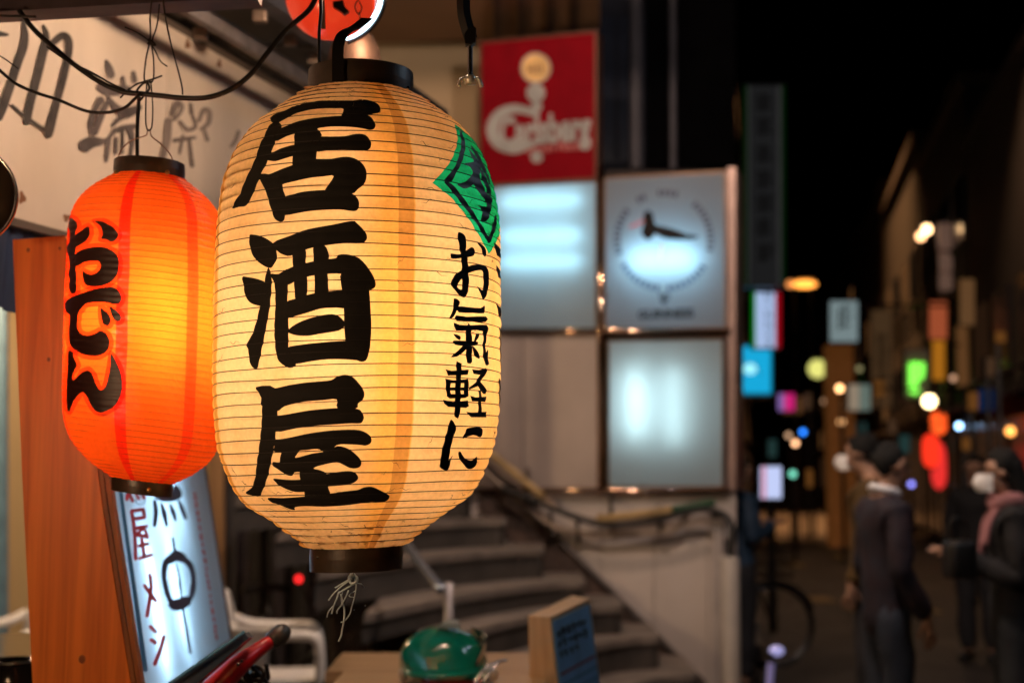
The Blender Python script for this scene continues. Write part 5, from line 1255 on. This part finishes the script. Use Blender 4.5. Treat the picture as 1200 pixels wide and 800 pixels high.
    bm = B(); tube(bm, [(hx - .022, .118 + hy, 1.555), (hx, .126 + hy, 1.553), (hx + .022, .118 + hy, 1.555)], .006, 6); lobj('mouth', bm, mat('lips', (.3, .1, .08), .5), t, True)
    if mask:
        bm = B(); rows = []
        for j in range(7):
            z = 1.525 + .085 * j / 6; rows.append([bm.verts.new(Vector((hx + .086 * math.sin(a), hy + .03 + (.108 + .022 * math.sin(PI * j / 6)) * math.cos(a), z))) for a in [-1.3 + 2.6 * q / 14 for q in range(15)]])
        for j in range(6):
            for q in range(14): bm.faces.new((rows[j][q], rows[j][q + 1], rows[j + 1][q + 1], rows[j + 1][q]))
        lobj('face_mask', bm, mask, t, True)
    if shirt:
        bm = B(); tube(bm, [(.075 * math.sin(a), .01 - .075 * math.cos(a), 1.495 - .035 * (1 - math.cos(a)) * .5 + .02) for a in [2 * PI * q / 20 for q in range(20)]], .022, 8, closed=True); lobj('collar', bm, shirt, t, True)
    if scarf:
        bm = B(); tube(bm, [(.088 * math.sin(a), .005 - .088 * math.cos(a), 1.475 + .01 * math.sin(3 * a)) for a in [2 * PI * q / 20 for q in range(20)]], .042, 10, closed=True)
        tube(bm, [(.07, .07, 1.46), (.09, .13, 1.38), (.08, .155, 1.25), (.06, .16, 1.12)], .034, 8, sm=4, flat=.5)
        tube(bm, [(-.06, .07, 1.46), (-.08, .13, 1.38), (-.09, .155, 1.27)], .032, 8, sm=4, flat=.5); lobj('scarf', bm, scarf, t, True)
    return t
def down(s, bend=.0): return (s, (s * .235, -.02, 1.12), (s * .22, .08 + bend, .90), (0, .15, -1), (-s, 0, 0))
def fwd(s): return (s, (s * .225, -.01, 1.12), (s * .10, .29, 1.22), (-s * .3, .9, .3), (0, .3, -1))
CHK = mat('checked_coat', (.007, .008, .018), .8, var=.4, scale=10, col2=[.018, .006, .012])
JEAN = mat('jeans', (.018, .026, .045), .8, var=.3); MASKM = mat('mask_white', (.9, .9, .92), .7, var=.05)
q = P(1040, 800, 7.0); pB = person('person in a dark checked jacket with white collar seen in profile facing right', (q.x, 7.0, 0), math.radians(-78), 1.69, [down(1, .06), (-1, (-.235, -.02, 1.12), (-.2, .14, .93), (0, .5, -1), (1, 0, 0))], CHK, JEAN, shirt=mat('shirt_white', (.75, .76, .82), .7), head_tilt=(0, .05), wide=.86)
q = P(1028, 800, 8.5); pC = person('person in a mustard coat and white mask standing behind the checked jacket', (q.x, 8.5, 0), math.radians(62), 1.77, [down(1), down(-1)], mat('mustard_coat', (.10, .055, .012), .8), mat('dark_trousers', (.02, .02, .025), .8), mask=MASKM, head_tilt=(0, .06), wide=1.0)
q = P(1192, 800, 6.7); pD = person('person in black coat, pink scarf and white mask facing left at the right edge', (q.x, 6.7, 0), math.radians(78), 1.66, [fwd(1), fwd(-1)], mat('black_coat', (.010, .010, .013), .8), mat('blue_grey_trousers', (.016, .02, .026), .8), mask=MASKM, scarf=mat('pink_scarf', (.42, .19, .20), .85), head_tilt=(0, .04), hair_long=True, coat_len=.74, wide=.88)
q = P(884, 800, 9.6); pA = person('person in a dark blue jacket looking down beside the lit panel at the wall corner', (q.x, 10.4, 0), math.radians(-60), 1.66, [fwd(1), fwd(-1)], mat('blue_jacket', (.02, .05, .10), .7), mat('dark_trousers', (.02, .02, .025), .8), head_tilt=(0, .06))
q = P(1150, 800, 12); pE = person('dim person in a black coat standing behind the pink scarf wearer', (q.x, 12, 0), math.radians(150), 1.68, [down(1), down(-1)], mat('black_coat', (.02, .02, .024), .75), mat('dark_trousers', (.02, .02, .025), .8), mask=None)
hb = thing('handbag', 'black shoulder bag hanging from the forearm of the pink scarf wearer', 'bag', P(1122, 660, 6.35))
c = P(1124, 655, 6.35); bm = B(); box(bm, c, (.12, .16, .17), bev=.025); obj('bag_body', bm, mat('black_leather', (.015, .014, .014), .4), hb, smooth=True)
bm = B(); tube(bm, [c + Vector((-.04, 0, .08)), c + Vector((-.03, 0, .17)), c + Vector((.03, 0, .17)), c + Vector((.04, 0, .08))], .008, 8, sm=4); obj('bag_strap', bm, BLACK, hb)

# ================================================================== FAR STREET
def dirx(Y, x10, sl): return x10 + sl * (Y - 10)
random.seed(9)
DW = [mat('far_wall_a', (.02, .015, .013), .8, var=.3, scale=.4), mat('far_wall_b', (.035, .024, .018), .8, var=.3, scale=.4), mat('far_wall_c', (.012, .012, .016), .8, var=.3, scale=.4)]
GLD = mat('dark_glass', (.02, .025, .04), .15); WARMW = glow('warm_window', (1.0, .42, .14), .10, False); DIMW = glow('dim_window', (.5, .22, .1), .035, False)
def far_building(label, side, y0, y1, h, m, lit, x10, sl):
    t = thing('street_building', label, 'building', (dirx(y0, x10, sl), (y0 + y1) / 2, 0), 0)
    a = Vector((dirx(y0, x10, sl), y0, 0)); b = Vector((dirx(y1, x10, sl), y1, 0)); out = Vector((side * 9, 0, 0))
    bm = B(); prism(bm, [a, b, b + out, a + out], (0, 0, h)); obj('walls', bm, m, t)
    bm = B(); i_ = Vector((-side * .12, 0, h)); prism(bm, [a + i_, b + i_, b + out + Vector((0, 0, h)), a + out + Vector((0, 0, h))], (0, 0, .25)); obj('parapet', bm, DW[1], t)
    u = (b - a).normalized(); L_ = (b - a).length; n = Vector((-side, 0, 0)); nw = max(2, int(L_ / 2.2)); nf = max(1, int((h - 3) / 2.8))
    for f in range(nf):
        for k in range(nw):
            c = a + u * ((k + .5) * L_ / nw) + Vector((0, 0, 3.8 + f * 2.8)); w = L_ / nw * .32
            bm = B(); prism(bm, [c - u * w + Vector((0, 0, -.6)), c + u * w + Vector((0, 0, -.6)), c + u * w + Vector((0, 0, .7)), c - u * w + Vector((0, 0, .7))], n * .05)
            wi = obj('window', bm, (random.choice((WARMW, DIMW)) if random.random() < lit else GLD), t)
            if y0 < 50:
                bm = B(); prism(bm, [c - u * (w + .05) + Vector((0, 0, -.68)), c + u * (w + .05) + Vector((0, 0, -.68)), c + u * (w + .05) + Vector((0, 0, -.62)), c - u * (w + .05) + Vector((0, 0, -.62))], n * .12); obj('sill', bm, DW[1], wi)
    bm = B(); c = a + Vector((0, 0, 2.75)); prism(bm, [c, c + u * L_, c + u * L_ + n * (.2 if side < 0 else .9) + Vector((0, 0, -.25)), c + n * (.2 if side < 0 else .9) + Vector((0, 0, -.25))], (0, 0, .08)); obj('shop_canopy', bm, mat('canopy_cloth', (.06, .035, .025), .8), t)
    c = a; bm = B(); prism(bm, [c + u * .3 + Vector((0, 0, .1)), c + u * (L_ - .3) + Vector((0, 0, .1)), c + u * (L_ - .3) + Vector((0, 0, 2.4)), c + u * .3 + Vector((0, 0, 2.4))], n * .04); obj('shop_window', bm, mat('shop_glass', (.05, .04, .035), .2, emit=(1, .45, .2), es=.02), t)
    return t
ys = [15.5, 24, 33, 45, 60, 82, 115]
lb = ['nearest dark building on the left side of the street', 'second dark building on the left side of the street', 'third dark block on the left side of the street', 'fourth dark block on the left side of the street', 'far dark block on the left side of the street', 'farthest dark block on the left side of the street']
for i in range(6): far_building(lb[i], -1, ys[i], ys[i + 1] - .3, (13, 10, 12, 9, 12, 10)[i], DW[i % 3], .12, 1.15, .172)
yr = [17, 27, 36, 47, 62, 84, 120]
rb = ['tall dark building nearest on the right side of the street', 'dark building with a sloping roofline second on the right side', 'brownish building in the middle of the right side of the street', 'brown building with faint vertical banners on the right side', 'low far building on the right side of the street', 'farthest building closing the right side of the street']
for i in range(6): far_building(rb[i], 1, yr[i], yr[i + 1] - .3, (7.6, 9.0, 10, 11, 12, 13)[i], DW[(i + 1) % 3], .2, 5.6, .185)
eb = thing('end_building', 'distant brown building closing the far end of the street', 'building', (25, 135, 0))
bm = B(); box(bm, (22, 136, 7), (46, 8, 14)); obj('walls', bm, DW[1], eb)
for k in range(9):
    for f in range(3):
        bm = B(); box(bm, (6 + k * 4, 131.95, 4 + f * 3.4), (1.8, .1, 1.5)); obj('window', bm, WARMW if (k + f) % 3 == 0 else GLD, eb)

# hanging and vertical signs
def vsign(label, x0, y0, x1, y1, Y, face, frame=None, txt=None, tsz=.3, tm=None, stripes=None, name='street_sign', dep=.18, vert=True, post=False, tx=0):
    c = P((x0 + x1) / 2, y1, Y); t = thing(name, label, 'sign', c)
    frm = frame or BLACK
    bm = B(); prism(bm, [P(x0, y0, Y), P(x1, y0, Y), P(x1, y1, Y), P(x0, y1, Y)], (0, dep, 0)); obj('box', bm, frm, t)
    g = (x1 - x0) * .05
    bm = B(); prism(bm, [P(x0 + g, y0 + g, Y - .012), P(x1 - g, y0 + g, Y - .012), P(x1 - g, y1 - g, Y - .012), P(x0 + g, y1 - g, Y - .012)], (0, .01, 0)); obj('face', bm, face, t)
    if stripes:
        for (sa, sb, m) in stripes:
            bm = B(); prism(bm, [P(sa, y0 + g, Y - .02), P(sb, y0 + g, Y - .02), P(sb, y1 - g, Y - .02), P(sa, y1 - g, Y - .02)], (0, .006, 0)); obj('stripe', bm, m, t)
    if txt:
        pl = Plane(P(x0, y0, Y), (1, 0, 0)); o = place_text(txt, pl, (x0 + x1) / 2 + tx, (y0 + y1) / 2, tsz, tm or BRD, t, .03, vert=vert)
    if post == 'arm':
        bm = B(); tube(bm, [P((x0 + x1) / 2, y0 + 6, Y + dep / 2), P((x0 + x1) / 2, y0 + 6, Y + dep / 2) + Vector((-1.6, .2, 0))], .03, 6); obj('arm', bm, BLACK, t)
    elif post == 'armr':
        bm = B(); tube(bm, [P((x0 + x1) / 2, y0 + 6, Y + dep / 2), P((x0 + x1) / 2, y0 + 6, Y + dep / 2) + Vector((2.2, .2, 0))], .03, 6); obj('arm', bm, BLACK, t)
    elif post:
        bm = B(); q = P((x0 + x1) / 2, y1, Y + dep / 2); tube(bm, [(q.x, q.y, 0), (q.x, q.y, q.z)], .045, 8); obj('post', bm, BLACK, t)
    return t
def gp(n, c, s, samp=False): return glow('sign_' + n, c, s, samp)
vsign('tall dim grey vertical sign with green edges high above the street', 871, 98, 921, 336, 17, mat('dim_sign', (.10, .10, .10), .6, var=.35, scale=4, emit=(.5, .5, .52), es=.035), None, None, post='arm',
      stripes=[(872, 876, gp('green_dim', (.0, .5, .03), .02)), (916, 920, gp('green_dim', (0, 0, 0), 0)), (880, 910, gp('grey_dim', (.5, .5, .52), .022)), (884, 908, mat('dim_sign_dark', (.012, .012, .012), .7)) if False else (879, 911, gp('grey_dim', (0, 0, 0), 0))])
vsign('vertical white sign with green and red side bands above the cyan sign', 881, 341, 915, 409, 19, gp('italy_white', (.50, .66, 1.0), .75), None, 'DINNER', .13, mat('print_blackb', (.01, .01, .03), .5), post='arm', stripes=[(881, 885.5, gp('italy_green', (.0, .32, .01), .5)), (908.5, 915, gp('italy_red', (.5, .004, .015), .6))], tx=3)
vsign('square bright cyan sign hanging at the left side of the street', 862, 404, 905, 462, 20, gp('cyan', (.010, .42, .75), .95), gp('cyan_edge', (.01, .25, .42), .5), None, post='arm')
cy_o = [o for o in bpy.data.objects if o.get('label', '').startswith('square bright cyan')][0]
bm = B(); ball(bm, P(879, 432, 19.9), .10, 14, (1, .15, .8)); obj('inner_lamp', bm, gp('cyan_hot', (.35, .9, 1.0), 1.1), cy_o, smooth=True)
bm = B(); pl_ = Plane(P(870, 430, 19.97), (1, 0, 0)); stroke(bm, pl_, [(868, 425), (876, 423)], 1.4, .01, .002); stroke(bm, pl_, [(868, 434), (878, 437)], 1.4, .01, .002); stroke(bm, pl_, [(884, 424), (892, 440)], 1.2, .01, .002); obj('lettering', bm, gp('cyan_txt', (.05, .25, .4), .6), cy_o)
vsign('pale grey lit sign with dark writing above the brown pillar', 971, 351, 1007, 402, 26, gp('greysign', (.50, .66, .68), .34), None, None, post='armr')
gs = [o for o in bpy.data.objects if o.get('label', '').startswith('pale grey lit sign')][0]
bm = B(); pl_ = Plane(P(990, 370, 25.97), (1, 0, 0))
for s in [[(983, 362), (998, 361)], [(990, 358), (990, 384)], [(982, 372), (999, 371)], [(984, 382), (996, 381)], [(984, 362), (983, 386)]]: stroke(bm, pl_, s, 2.2, .01, .002)
obj('lettering', bm, mat('sign_dark_txt', (.05, .06, .06), .6), gs)
vsign('cream and grey square sign low on the brown pillar', 993, 449, 1021, 482, 27, gp('creamsign', (.52, .40, .28), .5), None, None, post='armr', stripes=[(1007, 1020, gp('gs2', (.25, .33, .28), .45))])
vsign('green neon sign with two joined characters in a pale surround', 1059, 408, 1090, 468, 30, mat('pale_surround', (.2, .13, .1), .7, emit=(.6, .35, .25), es=.06), None, None, post='armr')
gn = [o for o in bpy.data.objects if o.get('label', '').startswith('green neon')][0]
bm = B()
for a, b in (((1068, 425), (1068, 460)), ((1073, 424), (1073, 462)), ((1066, 430), (1082, 428)), ((1081, 425), (1080, 442)), ((1067, 444), (1080, 442)), ((1070, 458), (1078, 456))):
    tube(bm, [P(*a, 29.9), P(*b, 29.9)], .05, 6)
obj('neon_tube', bm, gp('neon_green', (.22, 1.0, .08), 1.7), gn)
vsign('dim blue round cornered sign on the dark right side', 1146, 455, 1166, 482, 18, gp('dimblue', (.01, .06, .22), .2), None, None, post='armr')
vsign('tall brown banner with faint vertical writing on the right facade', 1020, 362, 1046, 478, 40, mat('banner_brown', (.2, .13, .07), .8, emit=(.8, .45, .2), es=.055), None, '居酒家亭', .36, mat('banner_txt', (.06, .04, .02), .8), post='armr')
vsign('narrow brown banner left of the orange lit column', 1060, 345, 1077, 402, 40, mat('banner_brown', (0, 0, 0)), None, None, post='armr')
vsign('orange lit column sign with a pink top on the right side', 1088, 352, 1111, 398, 28, gp('orange_red', (.75, .16, .06), .42), None, None, post='armr')
vsign('narrow orange lit column below the pink topped sign', 1092, 398, 1108, 446, 28, gp('orange_col', (.85, .30, .02), .42), None, None, post='armr')
vsign('narrow amber lit window strip high on the right building', 1124, 326, 1143, 382, 26, gp('amber_strip', (.55, .26, .10), .20), None, None, post='armr')
vsign('magenta round cornered sign over the street', 912, 460, 934, 482, 36, gp('magenta', (.75, .02, .22), .8), None, None, post='arm', stripes=[(912, 919, gp('violet', (.45, .25, .75), .5))])
vsign('small bright blue white information panel on a thin post', 890, 545, 917, 585, 14, gp('panelwhite', (.58, .66, 1.0), .95), None, None, post=True, stripes=[(893, 898, gp('panelred', (.8, .35, .5), .8))])
vs_ = [o for o in bpy.data.objects if o.get('label', '').startswith('tall dim grey')][0]; pl_ = Plane(P(890, 370, 16.96), (1, 0, 0)); random.seed(31)
for gy in (122, 150, 182, 212, 240, 268, 298):
    bm = B()
    for q in range(4): stroke(bm, pl_, [(884 + random.uniform(0, 4), gy - 9 + q * 5), (904 + random.uniform(-3, 4), gy - 10 + q * 5)], 2.2, .03, .002)
    stroke(bm, pl_, [(895, gy - 12), (894, gy + 10)], 2.4, .034, .002); obj('letter', bm, mat('sign_dark_txt2', (.008, .008, .008), .8), vs_)
# worn yellow ground tiles
for i, (x, y, w_) in enumerate(((1008, 712, 13), (1084, 712, 10), (962, 700, 12), (930, 660, 9), (985, 650, 7))):
    Yg = EYE * F / (y - 548); c = P(x, y, Yg); w = w_ / F * Yg
    bm = B(); prism(bm, [(c.x - w, Yg - .35, .002), (c.x + w, Yg - .35, .002), (c.x + w, Yg + .35, .002), (c.x - w, Yg + .35, .002)], (0, 0, .012))
    tag(obj('ground_tile', bm, mat('worn_yellow_tile', (.30, .20, .08), .7)), None, None, kind='structure')
random.seed(77)
extra = [(975, 520, 'a'), (1010, 505, 'b'), (1046, 500, 'c'), (1030, 455, 'a'), (948, 470, 'c'), (1140, 470, 'a'), (1160, 430, 'c'), (950, 560, 'a'), (1060, 520, 'b'), (1132, 520, 'a'), (905, 525, 'b'), (1172, 395, 'a')]
EXL = ['faint amber window light left of the warm bulbs on the pillar', 'faint teal sign light below the cream sign', 'faint brown shop light beneath the brown banner', 'faint amber light beside the green neon sign', 'faint brown light right of the globe lamp', 'faint amber light near the dim blue sign', 'faint brown light above the dim blue sign',
       'faint amber light right of the green light', 'faint teal light left of the red lanterns', 'faint amber light right of the red lanterns', 'faint teal light above the information panel', 'faint amber light high on the right building']
for (x, y, k), l_ in zip(extra, EXL):
    Yq = 34 if x < 1100 else 17.5; w = random.uniform(5, 9); h = random.uniform(6, 13); c = P(x, y, Yq)
    t = thing('lit_sign', l_, 'sign', c); p4 = [P(x - w, y - h, Yq), P(x + w, y - h, Yq), P(x + w, y + h, Yq), P(x - w, y + h, Yq)]
    bm = B(); prism(bm, p4, (0, .15, 0)); obj('box', bm, BLACK, t)
    bm = B(); sheet(bm, [p + (c - p) * .12 + Vector((0, -.01, 0)) for p in p4]); obj('face', bm, gp('faint_' + k, {'a': (.75, .28, .06), 'b': (.12, .30, .28), 'c': (.40, .20, .10)}[k], {'a': .16, 'b': .12, 'c': .14}[k]), t)
    bm = B(); tube(bm, [c + Vector((0, .1, -h / F * Yq)), Vector((c.x, Yq + .1, 0))], .03, 5); obj('post', bm, BLACK, t)
# brown pillar building front; faint orange light put into the boards' emission
bp_ = thing('brown_pillar', 'brown wood clad pillar with faint orange light painted in under the grey sign', 'pillar', P(985, 800, 29))
q0_ = P(970, 404, 29); q1_ = P(1000, 404, 29); zz = q0_.z; n = 5
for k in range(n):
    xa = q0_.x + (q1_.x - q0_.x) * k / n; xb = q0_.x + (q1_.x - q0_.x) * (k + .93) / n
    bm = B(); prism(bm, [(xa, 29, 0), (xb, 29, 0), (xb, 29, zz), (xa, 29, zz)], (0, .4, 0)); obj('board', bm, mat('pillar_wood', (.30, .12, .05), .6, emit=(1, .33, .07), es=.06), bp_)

# lamps and small lights: each a bulb on a bracket and pole
def lamp(label, px, py, Y, r, col, es, name='street_lamp', sc=(1, 1, 1), pole=True, cat='lamp', group=None):
    c = P(px, py, Y); t = thing(name, label, cat, (c.x, c.y, 0), 0, group)
    bm = B(); ball(bm, c, r, 14, sc); o = obj('bulb', bm, glow('L_' + '_'.join('%02d' % int(v * 20) for v in col) + '_%d' % int(es * 10), col, es, r > .12), t, smooth=True)
    bm = B(); lathe(bm, [(r * .5 * sc[0], r * sc[2] * .9), (r * .8 * sc[0], r * sc[2] * 1.0), (r * .3, r * sc[2] * 1.4)], 10, c); obj('cap', bm, BLACK, t)
    if pole:
        bm = B(); tube(bm, [(c.x + r * 1.6, Y + .3, 0), (c.x + r * 1.6, Y + .3, c.z + r * 1.5), (c.x, Y, c.z + r * 1.4)], .03, 6); obj('pole', bm, BLACK, t)
    return t
WRM = (1.0, .50, .20)
lamp('orange oblong street lamp high over the middle of the street', 943, 333, 33, .12, (1.0, .34, .05), 3.2, sc=(2.4, 1, .75))
lamp('small orange lamp just left of the oblong street lamp', 926, 333, 34, .09, (.9, .30, .08), 1.5)
lamp('upper warm lamp of the pair on the tall pole', 1086, 269, 30, .10, (1, .60, .28), 7.5)
lamp('lower warm lamp of the pair on the tall pole', 1079, 277, 30, .09, (1, .50, .22), 5.5)
lamp('round yellow globe lamp over the street', 958, 432, 30, .20, (.72, .70, .18), 1.2, name='globe_lamp')
lamp('brilliant warm white lamp above the three red lanterns', 1089, 470, 27, .12, (1, .74, .36), 9)
smalls = [(984, 455, WRM, 4, 'ringed warm bulb halfway up the brown pillar'), (986, 494, WRM, 2.2, 'dim warm bulb lower on the brown pillar'), (932, 519, (1, .5, .25), 2.6, 'warm bulb below the blue light'),
          (924, 510, (.6, .35, .2), 1.2, 'dim brown bulb left of the blue light'), (941, 506, (.02, .20, .9), 3.0, 'bright blue light over the far street'), (929, 555, (.12, .45, .32), 2.0, 'green light beside the information panel'),
          (1117, 443, (.45, .24, .14), 1.3, 'dim brownish bulb right of the orange column'), (1124, 499, (.35, .62, 1.0), 6, 'cold blue white light right of the red lanterns'), (1184, 505, (1, .38, .08), 2.4, 'orange bulb near the right edge'),
          (861, 474, (1, .5, .22), 3, 'warm bulb at the corner of the sign tower'), (862, 495, (1, .2, .05), 2, 'orange red bulb under the warm corner bulb'), (863, 518, (1, .05, .03), 1.8, 'red light under the orange corner bulb'),
          (1007, 432, (.3, .26, .12), .8, 'very dim yellow bulb right of the pillar'), (966, 470, (.4, .22, .12), 1.0, 'dim bulb left of the brown pillar'), (1068, 567, (.25, .25, .9), 2.4, 'violet light between the masked pair'),
          (862, 336, (1, .28, .06), 1.3, 'dull orange bulb left of the grey vertical sign')]
for i, (x, y, c_, e_, l_) in enumerate(smalls):
    lamp(l_, x, y, (17 if x > 1130 else 24 + (i % 5) * 2), .055 if x > 870 else .04, c_, e_ * 1.5, name='small_lamp', pole=True)
# pale post carrying the lamp pair; pinkish light on it put into colour and emission
tp = thing('tall_post', 'tall grey post with painted pinkish light and banner boxes on the right side', 'post', P(1108, 800, 29.5))
for a, b, w in ((262, 292, .16), (296, 318, .13), (320, 340, .13)):
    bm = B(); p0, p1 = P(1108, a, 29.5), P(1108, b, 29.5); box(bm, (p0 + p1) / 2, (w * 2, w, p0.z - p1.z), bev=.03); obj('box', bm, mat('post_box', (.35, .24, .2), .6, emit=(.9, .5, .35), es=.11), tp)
bm = B(); q = P(1106, 340, 29.6); tube(bm, [(q.x, 29.7, 0), (q.x, 29.7, P(1106, 262, 29.6).z)], .07, 8); obj('shaft', bm, mat('post_grey', (.42, .28, .22), .6), tp)
# red lanterns far right
def farlantern(label, x, y, rx, ry, Y, col, es):
    c = P(x, y, Y); t = thing('red_street_lantern', label, 'lantern', c, 0, 'red lanterns hung in a column on the right')
    R1 = rx / F * Y; H1_ = ry / F * Y; pr = []
    for k in range(25):
        z = -1 + 2 * k / 24; pr.append((R1 * (1 - abs(z) ** 3.2) ** .5 * .95 + R1 * .08 - .012 * (k % 2), z * H1_))
    bm = B(); lathe(bm, pr, 20, c); obj('paper_shade', bm, gp('redl_%d' % int(es * 100), col, es), t, smooth=True)
    for s in (-1, 1):
        bm = B(); lathe(bm, [(R1 * .45, 0), (R1 * .45, s * R1 * .25), (.001, s * R1 * .25)], 16, c + Vector((0, 0, s * H1_))); obj('ring', bm, BLACK, t)
    bm = B(); tube(bm, [c + Vector((0, 0, H1_)), c + Vector((0, 0, H1_ + .15)), c + Vector((.6, .1, H1_ + .25))], .012, 5); obj('hanger', bm, BLACK, t)
farlantern('topmost orange red lantern of the far right column', 1100, 495, 9, 14, 25, (1.0, .10, .015), 1.5)
farlantern('lower left red lantern of the far right column', 1091, 528, 10, 20, 24.5, (1.0, .035, .012), 1.25)
farlantern('long lower right red lantern of the far right column', 1100, 545, 9, 28, 25.5, (.9, .035, .03), .95)
# unseen lamps added outside the picture to light walls, street and foreground
def pendant(label, loc, r, col, es, L_=.4):
    c = Vector(loc); t = thing('unseen_lamp', label, 'lamp', c + Vector((0, 0, L_)))
    bm = B(); ball(bm, c, r, 16); obj('bulb', bm, glow('pend_%d_%d' % (int(es), int(r * 1000)), col, es), t, smooth=True)
    bm = B(); tube(bm, [c + Vector((0, 0, r)), c + Vector((0, 0, L_))], .004, 6); lathe(bm, [(.02, r * .9), (.022, r + .05), (.004, r + .06)], 12, c); obj('cord_and_socket', bm, BLACK, t)
pendant('bare warm bulb under the shop canopy above the picture', (-.2, 2.85, 2.68), .035, (1.0, .68, .45), 760, .2)
pendant('unseen warm fill bulb added left of the viewer', (-1.02, 1.3, 1.75), .035, (1.0, .58, .30), 440, .8)  # added as front fill for the wooden stand and foreground
pendant('warm bulb above the stairs hidden over the picture', (-.1, 7.2, 5.2), .10, (1.0, .66, .46), 560, .4)
pendant('warm bulb over the corner of the street', (.9, 6.0, 4.4), .09, (1.0, .76, .62), 800, .4)
pendant('shop lamp inside the left shop', (-3.2, 7.2, 2.9), .06, (1.0, .66, .36), 900, .4)
pendant('street lamp over the far crossing', (9.0, 42, 22), .3, (1.0, .46, .17), 15000, .4)
pendant('unseen lamp added above the lane behind the people', (5.2, 20, 9.6), .12, (1.0, .60, .34), 1400, .4)  # added to brighten the road surface
wl = [o for o in bpy.data.objects if o.get('label') == 'warm bulb over the corner of the street'][0]
bm = B(); lathe(bm, [(.12, .14), (.30, 0), (.36, -.25), (.365, -.25), (.31, .005), (.12, .15)], 24, (.95, 5.95, 4.4), Matrix.Rotation(math.radians(62), 3, Vector((-.15, .99, 0)).cross(Vector((0, 0, 1)))), closed=True); obj('lamp_shade', bm, BLACK, wl)  # unseen shade added to block this bulb's light towards the right
ls = [o for o in bpy.data.objects if o.get('label') == 'street lamp over the far crossing'][0]
bm = B(); lathe(bm, [(.33, .4), (.66, -1.7), (.69, -1.7), (.36, .43)], 24, (9.0, 42, 22), closed=True); obj('lamp_shade', bm, BLACK, ls)  # unseen shade added to narrow the light to a pool on the road
ls = [o for o in bpy.data.objects if o.get('label') == 'unseen lamp added above the lane behind the people'][0]
bm = B(); lathe(bm, [(.15, .2), (.55, -.6), (.58, -.6), (.18, .23)], 24, (5.2, 20, 9.6), closed=True); obj('lamp_shade', bm, BLACK, ls)  # unseen shade added to keep this light on the ground
pendant('unseen cool fill lamp added right of the viewer', (2.3, 3.4, 3.5), .06, (.68, .84, 1.0), 130, .4)  # added to brighten the blue poster and right-hand edges
pendant('unseen cool fill lamp added over the people at right', (3.9, 5.4, 4.6), .07, (.62, .72, 1.0), 90, .4)  # added to light the figures, fitting out of view

for n_, v_ in (('unlit_wall', 0), ('dark_blue_wall', .1), ('dark_wall', .1), ('dark_glass', .2), ('pipe_grey', .2)):
    MC[n_].node_tree.nodes['Principled BSDF'].inputs['Specular IOR Level'].default_value = v_
